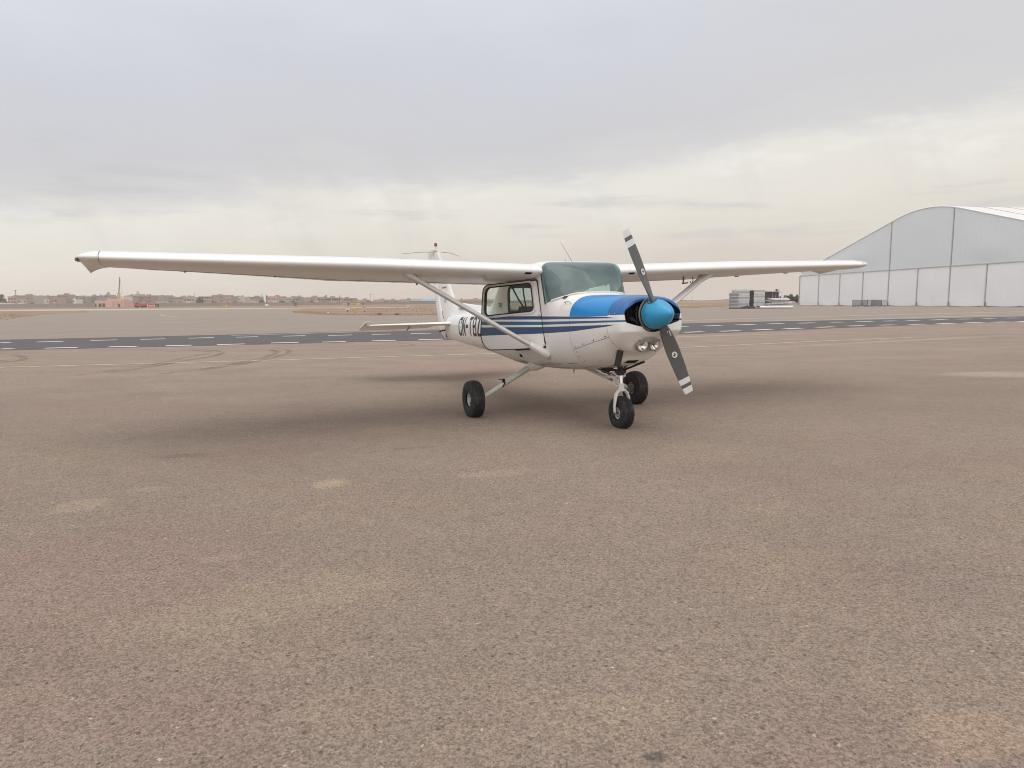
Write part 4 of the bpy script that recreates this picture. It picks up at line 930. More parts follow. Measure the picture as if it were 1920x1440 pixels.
b = MB(); b.tube([Vector((1.12, -0.02, 0.487)), Vector((0.86, -0.03, 0.540)), Vector((0.70, -0.03, 0.572))], [0.017, 0.019, 0.019], 10); b.tube([Vector((1.12, -0.02, 0.487)), fk-dv*0.15+Vector((-0.02, 0, 0))], 0.015, 8); b.build('drag_brace', M_GEARP, NG, 40)
b = MB(); pA = fk-dv*0.205
for s_ in (-1, 1):
    for e_ in (Vector((1.10, s_*0.17, 0.602)), Vector((1.24, s_*0.23, 0.635)), Vector((1.62, s_*0.16, 0.672))): b.tube([pA, e_], 0.0115, 8)
b.tube([Vector((1.10, -0.17, 0.598)), Vector((1.62, -0.16, 0.668))], 0.012, 8); b.box(pA, (0.075, 0.10, 0.045)); b.build('engine_mount', M_TUBE, NG, 40)
b = MB(); b.tube([Vector((1.26, -0.03, 0.60)), Vector((1.17, -0.035, 0.552)), Vector((1.08, -0.03, 0.560))], [0.03, 0.026, 0.02], 10); b.build('breather_hose', M_BLACK, NG, 40)
# exhaust stub and scoop
EX = Vector((1.788, -0.225, 0.815)); EB = Vector((1.750, -0.245, 0.655))
b = MB(); b.tube([EX, EB], 0.033, 18, caps=False); b.tube([EB, EX], 0.029, 18, caps=False); ex = b.build('exhaust_pipe', simple('sooty_exhaust', (0.05, 0.044, 0.038), 0.7, 0.5, var=0.3, scale=25), PLANE, 40)

b = MB()
sc = [(1.80, 0.0), (1.72, 0.11), (1.60, 0.105), (1.66, -0.02)]
cowlexit = [(1.80, -0.10), (1.80, 0.16), (1.68, 0.20), (1.62, 0.05), (1.64, -0.07)]
pts = []; nx_, ny_ = 10, 10
for a_ in range(nx_+1):
    for c_ in range(ny_+1):
        x_ = 1.66+0.10*a_/nx_; y_ = -0.10+0.14*c_/ny_+0.25*(x_-1.66)
        zt, zb, hw, zs, nt_, nb_ = interp(x_); zz = zs-(zs-zb)*(1-(abs(y_)/hw)**nb_)**(1/nb_); p_ = rake((x_, y_, zz)); pts.append((p_[0], p_[1], p_[2]-0.006))
b.add(pts, [(a_*(ny_+1)+c_, (a_+1)*(ny_+1)+c_, (a_+1)*(ny_+1)+c_+1, a_*(ny_+1)+c_+1) for a_ in range(nx_) for c_ in range(ny_)]); b.build('cowl_air_exit', M_DARK, cowl)
b = MB(); b.tube([(0.415, 0, 0.56), (0.41, 0, 0.50), (0.40, 0, 0.49)], [0.030, 0.016, 0.006], 10, flat=0.35, flatdir=(1, 0, 0)); b.build('belly_antenna_fin', M_WHITE, PLANE, 40)
b = MB(); b.tube([(-0.02, -0.44, 0.725), (-0.10, -0.47, 0.712), (-0.11, -0.465, 0.70)], [0.018, 0.028, 0.01], 8, flat=0.5); b.build('belly_air_scoop', M_DARK, PLANE, 40)
b = MB(); hx = 1.12
hp = [(1.045, 1.312), (1.05, 1.326), (1.09, 1.332), (1.135, 1.328), (1.15, 1.308)]
b.tube([Vector((p[0], surf_y(p[0], p[1], -1, 0.001 if i in (0, 4) else 0.03), p[1])) for i, p in enumerate(hp)], 0.006, 8); b.build('cowl_grab_handle', M_METAL, PLANE, 40)

# ---------------------------------------------------------------- engine bay, lamps
b = MB()
for a, c_ in (((1.90, 0, 1.165), (0.010, 0.50, 0.24)),): b.box(a, c_)
b.box((1.6, 0, 1.28), (0.6, 0.50, 0.01)); b.box((1.6, 0, 1.0), (0.6, 0.50, 0.01)); b.build('engine_baffle', M_DARK, PLANE)
for s_ in (-1, 1):
    b = MB(); 
    for k in range(6): b.box((1.91, s_*(0.12+0.027*k), 1.16), (0.02, 0.006, 0.14))
    b.tube([(1.985, s_*0.12, 1.06), (1.985, s_*0.24, 1.14)], 0.018, 8); b.tube([(2.0, s_*0.165+0.0, 1.24), (2.0, s_*0.175, 1.16), (2.0, s_*0.165, 1.08)], 0.008, 8); b.build('engine_cylinder', simple('oily_cylinder', (0.028, 0.026, 0.024), 0.6, 0.3) if 'oily_cylinder' not in bpy.data.materials else bpy.data.materials['oily_cylinder'], PLANE)
M_LENS = glass_material('lamp_glass', (0.94, 0.95, 0.93, 1), 0.03, (0.7, 0.7, 0.7, 1), 0.02)
M_REFL = simple('lamp_reflector', (0.90, 0.88, 0.84), 0.12, 1.0, var=0.02)
def nose_surf(y_, z_):
    """outermost x of the nose bowl skin near (y, z)"""
    best = -9
    for rg in rings_np:
        d2 = (rg[:, 1]-y_)**2+(rg[:, 2]-z_)**2; k = int(np.argmin(d2))
        if d2[k] < 0.0006 and rg[k, 0] > best: best = rg[k, 0]
    return best
rings_np = [np.array([rake(p) for p in rg]) for rg in rings_all]
LZ = 0.862
lx = nose_surf(0.0, LZ); tilt_ = R(16)
LR = Matrix.Rotation(tilt_, 3, 'Y')   # lamps face forward and a little down
b = MB(); 
ov = [(0.148*math.cos(a), 0.076*math.sin(a)) for a in np.linspace(0, 2*math.pi, 32, endpoint=False)]
def on_nose(y_, z_, off): return (nose_surf(y_, z_)+off, y_, z_)
bez = [on_nose(p[0], LZ+p[1], 0.006) for p in ov]
b.add(bez+[(lx-0.01, 0, LZ)], [(i, (i+1) % 32, 32) for i in range(32)])
b.build('lamp_recess', simple('lamp_recess_paint', (0.42, 0.39, 0.35), 0.6, var=0.15, scale=30), nosebowl, 60)
for s_ in (-1, 1):
    yl = 0.070*s_; cx = nose_surf(yl, LZ)+0.034
    L = empty('landing_light', (cx, yl, LZ), (0, tilt_, s_*0.06)); L.parent = PLANE
    b = MB(); b.lathe([(0.060, -0.06), (0.061, -0.015), (0.064, 0.0), (0.060, 0.008), (0.052, 0.008), (0.048, 0.0)], (0, 0, 0), 'x', 32); b.build('lamp_ring', M_METAL, L, 40)
    b = MB(); b.lathe([(0.0, -0.028), (0.02, -0.025), (0.038, -0.014), (0.049, 0.001)], (0, 0, 0), 'x', 28); b.build('lamp_reflector', M_REFL, L, 60)
    b = MB(); b.lathe([(0.049, 0.001), (0.03, 0.006), (0.0, 0.008)], (0, 0, 0), 'x', 28); b.build('lamp_lens', M_LENS, L, 60)
    b = MB(); b.tube([(-0.024, 0, 0), (-0.006, 0, 0)], [0.010, 0.007], 10); b.build('lamp_bulb', M_STEEL, L, 40)
    for k in range(3):
        a = 2*math.pi*k/3+0.5+s_*.3; b = MB(); b.tube([(0.002, 0.066*math.cos(a), 0.066*math.sin(a)), (0.012, 0.066*math.cos(a), 0.066*math.sin(a))], 0.007, 8); b.build('lamp_screw', M_STEEL, L, 40)
# dzus fasteners on the cowling
M_SCREW = simple('fastener_steel', (0.07, 0.06, 0.05), 0.6, 0.3)
def screw(x, z, off=0.002, r=0.0075, mat=M_SCREW, parent=cowl, y=None):
    yv = surf_y(x, z, -1, 0) if y is None else y
    b = MB(); b.tube([(x, yv+0.002, z), (x, yv-off-0.001, z)], r, 8); b.build('cowl_fastener', mat, parent, 40)
for x_, dz_ in ((1.24, .02), (1.40, .02), (1.60, .02), (1.79, .02)): screw(x_, 0.815+(x_-1.2)*0.215+dz_)
for x_, z_ in ((1.235, 0.79), (1.235, 0.74), (1.26, 0.69), (1.50, 0.70), (1.79, 1.115)): screw(x_, z_, r=0.006)
for x_ in (1.86, 1.925): 
    w = MB(); yv = surf_y(x_, 1.185, -1, 0.0); w.tube([(x_, yv+0.002, 1.185), (x_, yv-0.003, 1.185)], 0.008, 8); w.build('cowl_fastener', M_METAL, nosebowl, 40)

# ---------------------------------------------------------------- propeller and spinner
M_PROP = simple('grey_propeller_paint', (0.105, 0.107, 0.100), 0.42, var=0.12, scale=18)
M_PROPW = simple('propeller_tip_white', (0.70, 0.70, 0.68), 0.45, var=0.06, scale=20)
M_SPIN = simple('spinner_blue', (0.028, 0.295, 0.52), 0.30, var=0.14, scale=7)
HUB = Vector((2.118, 0, 1.1677))
PR = empty('propeller', HUB, (R(24.8), 0, 0)); PR.parent = PLANE      # spin about the shaft
def blade(sign):
    b = MB(); rings = []; st = [0.06, 0.11, 0.15, 0.20, 0.26, 0.33, 0.42, 0.52, 0.62, 0.70, 0.715, 0.716, 0.745, 0.774, 0.775, 0.795, 0.812, 0.813, 0.84, 0.862, 0.874, 0.878]
    ch_ = lambda r: float(np.interp(r, [0.06, 0.12, 0.20, 0.30, 0.42, 0.60, 0.75, 0.86, 0.878], [0.062, 0.075, 0.110, 0.132, 0.141, 0.134, 0.118, 0.098, 0.088]))
    th_ = lambda r: float(np.interp(r, [0.06, 0.12, 0.20, 0.35, 0.6, 0.878], [0.060, 0.052, 0.036, 0.022, 0.014, 0.007]))
    er = Vector((0, 0, sign)); et = Vector((1, 0, 0)).cross(er)
    for r_ in st:
        be = min(R(40), math.atan(1.14/(2*math.pi*r_))); cv = et*math.cos(be)+Vector((1, 0, 0))*math.sin(be); nv = cv.cross(er)
        n = 20; ring = []
        for k in range(n):
            a = 2*math.pi*k/n; u = math.cos(a); h = math.sin(a)
            h = h*(0.62 if h > 0 else 0.38)*(1 if True else 1)
            ring.append(er*r_+cv*(u*ch_(r_)/2)+nv*(h*th_(r_)))
        rings.append(ring)
    for i in range(len(rings)-1):
        rm = (st[i]+st[i+1])/2; b.cur = 1 if (0.716 <= rm <= 0.775 or rm >= 0.8125) else 0
        n = 20; o = len(b.v); b.add(rings[i]+rings[i+1], [(k, (k+1) % n, n+(k+1) % n, n+k) for k in range(n)])
    b.cur = 1; b.add(rings[-1], [tuple(range(20))])
    o = b.build('blade', [M_PROP, M_PROPW], PR)
    bm = bmesh.new(); bm.from_mesh(o.data); bmesh.ops.remove_doubles(bm, verts=bm.verts, dist=1e-5); bmesh.ops.recalc_face_normals(bm, faces=bm.faces); bm.to_mesh(o.data); bm.free(); shade(o.data, 60)
    o['label'] = 'upper propeller blade' if sign > 0 else 'lower propeller blade'
    def sticker(r_, lat, rad, mat, nm, kx=1.0):
        be = min(R(40), math.atan(1.14/(2*math.pi*r_))); cv = et*math.cos(be)+Vector((1, 0, 0))*math.sin(be); nv = cv.cross(er)
        if nv.x < 0: nv = -nv
        w = MB(); c = er*r_+cv*lat+nv*(th_(r_)*0.62+0.0025); m = 20
        w.add([c]+[c+er*rad*math.cos(2*math.pi*k/m)*kx+cv*rad*0.86*math.sin(2*math.pi*k/m) for k in range(m)], [(0, 1+k, 1+(k+1) % m) for k in range(m)]); w.build(nm, mat, o)
        return c, cv, nv
    c, cv, nv = sticker(0.445, 0.0, 0.033, M_PROPW, 'maker_sticker')
    w = MB()
    for (ra, la, l_, wd) in ((0.008, -0.004, 0.024, 0.008), (-0.006, 0.004, 0.026, 0.007), (0.004, 0.010, 0.010, 0.006), (0.0, -0.012, 0.010, 0.006)):
        c2 = c+nv*0.0015+er*ra+cv*la; w.add([c2+er*l_/2+cv*wd/2, c2-er*l_/2+cv*wd/2, c2-er*l_/2-cv*wd/2, c2+er*l_/2-cv*wd/2], [(0, 1, 2, 3)])
    w.build('sticker_emblem', M_INK, o)
    if sign < 0:
        be = min(R(40), math.atan(1.14/(2*math.pi*0.21))); 
        w = MB()
        for (ra, la, l_, wd) in ((0.215, 0.040, 0.055, 0.010), (0.19, 0.028, 0.004, 0.02), (0.20, 0.020, 0.02, 0.003)):
            be = min(R(40), math.atan(1.14/(2*math.pi*ra))); cv = et*math.cos(be)+Vector((1, 0, 0))*math.sin(be); nv = cv.cross(er); nv = nv if nv.x > 0 else -nv
            c2 = er*ra+cv*la+nv*0.0265; w.add([c2+er*l_/2+cv*wd/2, c2-er*l_/2+cv*wd/2, c2-er*l_/2-cv*wd/2, c2+er*l_/2-cv*wd/2], [(0, 1, 2, 3)])
        w.build('blade_decal', M_PROPW, o)
blade(1); blade(-1)
b = MB(); prof = [(0.0, 0.215), (0.012, 0.213), (0.030, 0.202), (0.055, 0.178), (0.080, 0.147), (0.104, 0.109), (0.124, 0.066), (0.138, 0.020), (0.1455, -0.025), (0.1465, -0.028), (0.150, -0.066)]
b.lathe(prof, (0, 0, 0), 'x', 64); spn = b.build('spinner', M_SPIN, PR, 40)
b = MB(); b.lathe([(0.150, -0.066), (0.152, -0.072), (0.150, -0.078), (0.02, -0.078)], (0, 0, 0), 'x', 48); b.build('spinner_backplate', M_METAL, PR, 40)
b = MB(); b.lathe([(0.1462, -0.0255), (0.1478, -0.0275), (0.1470, -0.030)], (0, 0, 0), 'x', 64); b.build('spinner_seam', simple('spinner_seam_shadow', (0.012, 0.07, 0.12), 0.5), spn, 40)
for s_ in (-1, 1):   # blade cut-outs
    b = MB()
    for k in range(16):
        a0, a1 = 2*math.pi*k/16, 2*math.pi*(k+1)/16
        def pt(a, r0):
            xx, tt = r0*math.cos(a)*0.9-0.018, r0*math.sin(a); rr = float(np.interp(xx, [-0.066, -0.025, 0.02, 0.066], [0.150, 0.1455, 0.138, 0.124]))+0.0016
            return (xx, tt, s_*math.sqrt(max(0, rr*rr-tt*tt)))
        b.add([pt(a0, 0.0), pt(a0, 0.052), pt(a1, 0.052)], [(0, 1, 2)])
    b.build('blade_cutout', M_SEAL, spn)
for k in range(6):
    a = 2*math.pi*k/6+0.62
    for xx, rr in ((-0.052, 0.1495), (0.0, 0.1425)):
        b = MB(); b.tube([(xx, (rr-0.002)*math.cos(a), (rr-0.002)*math.sin(a)), (xx, (rr+0.002)*math.cos(a), (rr+0.002)*math.sin(a))], 0.0045, 8); b.build('spinner_screw', M_METAL, spn, 40)
b = MB(); b.tube([(1.96, 0, 1.1677), (2.045, 0, 1.1677)], 0.085, 24); b.build('propeller_shaft', M_DARK, PR, 40)
b.v = [];
# shaft is built in plane space, so hang it on the plane
for o in list(PR.children):
    if o.name.startswith('propeller_shaft'): o.parent = PLANE
b = MB(); rr_ = 0.155; b.tube([(2.035, 0.165*math.cos(a), 1.1677+0.165*math.sin(a)) for a in np.linspace(math.pi*0.62, math.pi*1.42, 16)], 0.010, 8); b.build('starter_ring', M_STEEL, PLANE, 40)

# ---------------------------------------------------------------- cabin
b = MB(); b.box((0.1, 0, 0.70), (1.7, 0.74, 0.03)); b.build('cabin_floor', M_TRIM, PLANE)
b = MB(); b.loft([[(0.80, y, 1.02), (0.80, y, 1.24), (0.86, y, 1.31), (1.00, y*0.70, 1.315), (1.05, y*0.70, 1.02)] for y in np.linspace(-0.45, 0.45, 13)]); b.build('instrument_panel', M_TRIM, PLANE, 30)
b = MB(); b.loft([[(0.74, y, 1.285), (0.74, y, 1.315+0.04*(1-(y/0.46)**2)), (0.96, y*0.60, 1.335+0.035*(1-(y/0.46)**2)), (0.96, y*0.60, 1.32)] for y in np.linspace(-0.46, 0.46, 17)]); b.build('glare_shield', M_TRIM, PLANE, 30)
b = MB(); b.tube([(0.93, -0.36, 1.375), (0.93, -0.36, 1.40)], [0.06, 0.045], 14); b.build('windscreen_defroster', M_TRIM, PLANE, 40)
for s_ in (-1, 1):
    b = MB(); cy = 0.24*s_
    b.loft([[(-0.16, cy+y, 0.84), (-0.12, cy+y, 0.95-0.03*abs(y)/0.2), (0.30, cy+y, 0.98-0.03*abs(y)/0.2), (0.36, cy+y, 0.93), (0.34, cy+y, 0.84)] for y in np.linspace(-0.2, 0.2, 9)])
    seat = b.build('seat', M_TRIM, PLANE, 40); seat['label'] = ('right' if s_ < 0 else 'left')+' seat'
    b = MB(); rr = []
    for z in np.linspace(0, 1, 11):
        w = 0.205-0.06*z**4-0.03*(1-z)**2; x0 = -0.12-0.17*z; tk = 0.10-0.03*z; zz = 0.88+0.44*z
        rr.append([(x0+tk/2*math.cos(a)*(1), cy+w*math.copysign(abs(math.sin(a))**0.6, math.sin(a)), zz) for a in np.linspace(0, 2*math.pi, 20, endpoint=False)])
    b.loft(rr); b.build('seat_back', M_TRIM, seat, 50)
    b = MB(); P = [Vector((-0.36, 0.47*s_, 1.62)), Vector((-0.28, 0.40*s_, 1.42)), Vector((-0.20, 0.32*s_, 1.24)), Vector((-0.05, 0.16*s_, 1.02))]
    b.tube(P, 0.024, 6, flat=0.15, flatdir=(1, 0, 0)); b.tube([Vector((0.05, 0.49*s_, 1.62)), Vector((-0.10, 0.40*s_, 1.44)), Vector((-0.20, 0.32*s_, 1.24))], 0.018, 6, flat=0.15, flatdir=(1, 0, 0)); b.build('seat_belt', M_SEAL, seat, 40)
    b = MB(); b.tube([(0.80, 0.24*s_, 1.13), (0.62, 0.24*s_, 1.13)], 0.012, 8); b.tube([(0.62, 0.24*s_-0.14, 1.20), (0.62, 0.24*s_-0.13, 1.11), (0.62, 0.24*s_, 1.12), (0.62, 0.24*s_+0.13, 1.11), (0.62, 0.24*s_+0.14, 1.20)], 0.014, 8); b.build('control_yoke', M_BLACK, PLANE, 40)
b = MB(); b.lathe([(0.0, 0.0), (0.028, 0.004), (0.034, 0.014), (0.034, 0.05), (0.0, 0.055)], (0.70, 0.0, 1.50), 'x', 20); b.tube([(0.735, 0, 1.53), (0.735, 0, 1.70)], 0.006, 6); b.build('compass', M_BLACK, PLANE, 40)
# ================================================================== BIG TENT HANGAR
M_PVC = simple('white_pvc_wall', (0.79, 0.80, 0.81), 0.5, var=0.045, scale=0.35)
def pvc_material(name, rgb):
    m, g, bs = newmat(name); v = g.coord('Object')
    n = g.noise(g.map(v, scale=(0.5, 0.5, 0.16)), 1.0, 5, 0.6); n2 = g.noise(g.map(v, scale=(2.2, 2.2, 0.5)), 1.0, 4, 0.6, 0.8)
    f = g.add(0.97, g.mul(n, 0.045)); g.put(bs.inputs['Base Color'], g.mix(1.0, (*rgb, 1), g.comb(f, f, f), 'MULTIPLY'))
    bs.inputs['Roughness'].default_value = 0.45; g.put(bs.inputs['Normal'], g.bump(n2, 0.45, 0.12))
    tl = m.node_tree.nodes.new('ShaderNodeBsdfTranslucent'); tl.inputs[0].default_value = (*rgb, 1)      # thin coated cloth lets daylight through
    ad = m.node_tree.nodes.new('ShaderNodeMixShader'); ad.inputs[0].default_value = 0.10; out = [n for n in m.node_tree.nodes if n.type == 'OUTPUT_MATERIAL'][0]
    m.node_tree.links.new(bs.outputs[0], ad.inputs[1]); m.node_tree.links.new(tl.outputs[0], ad.inputs[2]); m.node_tree.links.new(ad.outputs[0], out.inputs[0]); return m
M_PVC1 = pvc_material('white_pvc_wall_sheet', (0.91, 0.915, 0.915)); M_PVC2 = pvc_material('pale_grey_gable_sheet', (0.76, 0.80, 0.825)); M_PVC3 = pvc_material('cream_roof_sheet', (0.84, 0.79, 0.75))
M_ALU = simple('tent_aluminium', (0.50, 0.50, 0.49), 0.5, 0.2, var=0.1)
HU = Vector((0.16315, -0.98660, 0)); HN = Vector((0.98660, 0.16315, 0))       # along the gable, and away from the camera
HG = empty('tent_hangar', (63.14, 150.55, 0), (0, 0, math.atan2(HU.y, HU.x)))
tag(HG, 'huge white fabric tent hangar with pale grey gable on the right', 'hangar')
# local: x along the gable wall, -y is out towards the apron, +y into the hall
HALF = 35.8; SP = 75.9/11
def roofz(s):
    a = abs(s-HALF); lin = 17.18-0.284*a
    k = 7.0
    return max(6.4, lin if a > k else 17.18-0.284*k/2*(1+(a/k)**2))
def eave(s): return 6.35
def panel(x0, x1, zlo0, zlo1, zt0, zt1, mat, name, top=None, nx=10, nz=8, billow=0.10, seed=0):
    b = MB(); pts = []
    for i in range(nx+1):
        u = i/nx; x = x0+(x1-x0)*u
        lo = zlo0+(zlo1-zlo0)*u; hi = top(x) if top else zt0+(zt1-zt0)*u
        for j in range(nz+1):
            v = j/nz; z = lo+(hi-lo)*v
            yy = -billow*math.sin(math.pi*u)*math.sin(math.pi*min(1, v*1.05))*(0.7+0.3*math.sin(seed*2.3+4*v))
            if v < 0.001 and lo < 0.3: z += -0.10*math.sin(math.pi*u)
            yy += 0.018*math.sin(9*u+5*v+seed)*math.sin(3*v+seed)
            pts.append((x, yy, z))
    n = nz+1; b.add(pts, [(i*n+j, (i+1)*n+j, (i+1)*n+j+1, i*n+j+1) for i in range(nx) for j in range(nz)])
    return b.build(name, mat, HG, 50)
for i in range(11):
    panel(i*SP+0.11, (i+1)*SP-0.11, 0.12, 0.12, 6.28, 6.28, M_PVC1, 'wall_panel', seed=i, billow=-0.12 if i in (1, 6) else 0.10)
for (a, c_) in ((0, 4), (4, 6), (6, 8), (8, 11)):
    x0 = a*SP+(0.13 if a else 0.6); x1 = c_*SP-0.13
    panel(x0, x1, 6.44, 6.44, 0, 0, M_PVC2, 'gable_panel', top=lambda x: max(6.5, roofz(x)-0.12), nx=24, nz=10, billow=0.22, seed=a)
def post(x, z1, w=0.10, name='tent_post'):
    b = MB(); b.box((x, -0.04, z1/2), (w, 0.16, z1)); b.box((x, -0.10, 0.03), (0.45, 0.45, 0.06)); b.build(name, M_ALU, HG)
for i in range(12): post(i*SP, roofz(i*SP)-0.15 if i in (4, 6, 8) else 6.3)
b = MB(); b.box((37.95, -0.05, 6.36), (75.9, 0.12, 0.14)); b.build('gable_rail', M_ALU, HG)
for i in range(12):   # base clamps with red webbing
    b = MB(); b.box((i*SP+0.25, -0.16, 0.35), (0.12, 0.10, 0.7)); b.build('tie_strap', simple('faded_red_webbing', (0.30, 0.17, 0.15), 0.8) if 'faded_red_webbing' not in bpy.data.materials else bpy.data.materials['faded_red_webbing'], HG)
xs2 = np.linspace(0, 75.9, 64); DEPTH = 64
b = MB(); rg = []
for yv in np.linspace(0.05, DEPTH, 14): rg.append([(x, yv, roofz(x)) for x in xs2])
b.loft(rg, closed=False, caps=False); b.build('tent_roof', M_PVC3, HG, 60)
for yv in np.linspace(4.9, DEPTH, 13):
    b = MB(); b.tube([(x, yv, roofz(x)+0.03) for x in xs2], 0.05, 5); b.build('roof_seam', M_ALU, HG, 60)
b = MB(); b.tube([(x, -0.03, roofz(x)-0.02) for x in xs2], 0.09, 6); b.build('gable_edge_trim', M_PVC1, HG, 60)
for x in (0, 75.9):
    for k in range(10):
        b = MB(); b.add([(x, k*DEPTH/10+0.08, 0.1), (x, (k+1)*DEPTH/10-0.08, 0.1), (x, (k+1)*DEPTH/10-0.08, 6.5), (x, k*DEPTH/10+0.08, 6.5)], [(0, 1, 2, 3)]); b.build('side_panel', M_PVC1, HG)
b = MB(); b.box((0.12, -0.2, 3.4), (0.05, 0.05, 5.8)); b.build('rain_pipe', M_ALU, HG)

# ================================================================== STACKS OF FLOOR PANELS, BARRIERS
M_BOARD = [simple('grey_deck_board_'+n, c, 0.55, 0.15, var=0.25, scale=2.0) for n, c in (('a', (0.42, 0.42, 0.415)), ('b', (0.58, 0.58, 0.575)), ('c', (0.24, 0.245, 0.25)), ('d', (0.72, 0.71, 0.68)))]
def stack(x, y, rot, L, W, H, n, label, end_dark=True, jitter=0.025, name='panel_stack', mats=(0, 1, 1, 2), rngk=1, z0=0.10):
    r_ = random.Random(rngk); s_ = empty(name, (x, y, 0), (0, 0, rot)); tag(s_, label, 'panel stack', 'stacks of floor panels beside the tent hangar')
    t_ = (H-z0)/n; z = z0
    for xx in (-L*0.38, 0, L*0.38):
        b = MB(); b.box((xx, 0, z0/2), (0.12, W*0.98, z0)); b.build('bearer', M_STEEL, s_)
    for i in range(n):
        jx, jy = r_.uniform(-jitter, jitter), r_.uniform(-jitter, jitter)
        b = MB(); b.box((jx, jy, z+t_*0.45), (L, W, t_*0.82)); b.box((jx, jy, z+t_*0.93), (L*0.985, W*0.97, t_*0.12))
        b.build('panel', M_BOARD[mats[i % len(mats)]], s_); z += t_
    return s_
ra = math.radians(4)
s1 = stack(33.9, 104.6, ra+1.35, 2.4, 1.0, 2.42, 14, 'leftmost low stack of grey panels seen end on, all edges showing', mats=(2, 0, 2), rngk=2)
s2 = stack(35.15, 105.3, ra, 2.05, 1.9, 2.90, 12, 'tallest stack of pale grey panels, second from the left', mats=(1, 1, 0, 1), rngk=3)
s3 = stack(37.75, 105.7, ra+0.03, 1.75, 1.9, 2.78, 12, 'third stack of pale grey panels, right of the dark gap', mats=(1, 1, 1, 0), rngk=4)
b = MB(); b.box((36.56, 105.3, 1.45), (0.46, 1.6, 2.5), (0, 0, ra)); tag(b.build('gap_shade_block', M_SEAL, None), 'black block put in as the shade of the gap between the two tallest panel stacks', 'gap_shade')  # black box put in for the shade between the stacks
r_ = random.Random(5)
pile = empty('board_pile', (40.7, 104.5, 0), (0, 0, ra)); tag(pile, 'loose low pile of long whitish boards right of the tall panel stacks', 'board pile')
for i in range(9):
    b = MB(); z = 0.14+i*0.165
    b.box((r_.uniform(-.25, .25)+0.1*(i % 3), r_.uniform(-.3, .3), z), (4.3-0.16*i+r_.uniform(-.5, .3), 1.3, 0.13), (r_.uniform(-.02, .02), r_.uniform(-.025, .025), r_.uniform(-.06, .06))); b.build('board', M_BOARD[(3, 1, 0, 3, 1, 3, 0, 3, 3)[i]], pile)
for (px, py, L, rz, z, m_, lab) in ((39.6, 102.4, 5.0, 0.05, 0.20, 3, 'long white roll lying in front of the board pile'), (37.6, 103.3, 1.9, -0.2, 0.16, 0, 'short grey roll among scrap at the foot of the third stack')):
    b = MB(); b.tube([(px-L/2*math.cos(rz), py-L/2*math.sin(rz), z), (px+L/2*math.cos(rz), py+L/2*math.sin(rz), z)], z*0.98, 12); tag(b.build('sheet_roll', M_BOARD[m_], None, 40), lab, 'roll')
scr = MB()
for i in range(26):
    scr.box((r_.uniform(34.9, 38.2), r_.uniform(103.0, 103.8), r_.uniform(.06, .34)), (r_.uniform(.3, 1.3), r_.uniform(.08, .3), r_.uniform(.05, .14)), (r_.uniform(-.4, .4), r_.uniform(-.5, .5), r_.uniform(-.8, .8)))
o = scr.build('scrap_heap', simple('scrap_dark_grey', (0.10, 0.095, 0.09), 0.7, 0.2, var=0.5, scale=3)); tag(o, 'low tangle of dark scrap at the foot of the panel stacks', 'scrap heap', None, 'stuff')
M_GALV = simple('galvanised_tube', (0.15, 0.15, 0.148), 0.55, 0.3, var=0.2, scale=4)
def barrier():
    t_ = empty('crowd_barrier', (0, 0, 0)); L, H = 2.45, 1.12
    b = MB(); b.tube([(-L/2, 0, 0.10), (-L/2, 0, H), (L/2, 0, H), (L/2, 0, 0.10)], 0.038, 8); b.tube([(-L/2, 0, 0.16), (L/2, 0, 0.16)], 0.024, 8); b.build('frame', M_GALV, t_)
    b = MB(); b.tube([(0, 0, 0.16), (0, 0, H)], 0.026, 6); b.build('bar', M_GALV, t_); b0 = bpy.data.objects[[o.name for o in t_.children if o.name.startswith('bar')][0]]
    b0.location = (-L/2+0.135, 0, 0)
    for k in range(1, 17):
        c_ = b0.copy(); col.objects.link(c_); c_.parent = t_; c_.location = (-L/2+0.135*(k+1), 0, 0)
    for s_ in (-1, 1):
        b = MB(); b.tube([(s_*(L/2-0.25), -0.30, 0.02), (s_*(L/2-0.25), -0.20, 0.10), (s_*(L/2-0.25), 0.20, 0.10), (s_*(L/2-0.25), 0.30, 0.02)], 0.02, 6); b.build('foot', M_GALV, t_)
    return t_
def copy_tree(o, parent=None):
    kids = list(o.children); c_ = o.copy(); col.objects.link(c_)
    if parent is not None: c_.parent = parent
    for k in kids: copy_tree(k, c_)
    return c_
bar0 = barrier(); place = [(57.2, 112.6, .05, 'front left crowd barrier of the nested group before the tent hangar'), (59.8, 112.9, .08, 'front middle crowd barrier, in front of the tent wall post'), (60.9, 113.6, .06, 'rightmost crowd barrier of the nested group'),
         (57.5, 113.0, .05, 'crowd barrier nested just behind the front left one'), (60.0, 113.3, .08, 'crowd barrier nested just behind the middle one'), (58.4, 113.45, .05, 'rearmost crowd barrier against the tent wall side')]
for i, (x, y, a, lab) in enumerate(place):
    o = bar0 if i == 0 else copy_tree(bar0)
    o.location = (x, y, 0); o.rotation_euler = (0, 0, a); tag(o, lab, 'barrier', 'nested crowd barriers before the tent hangar')

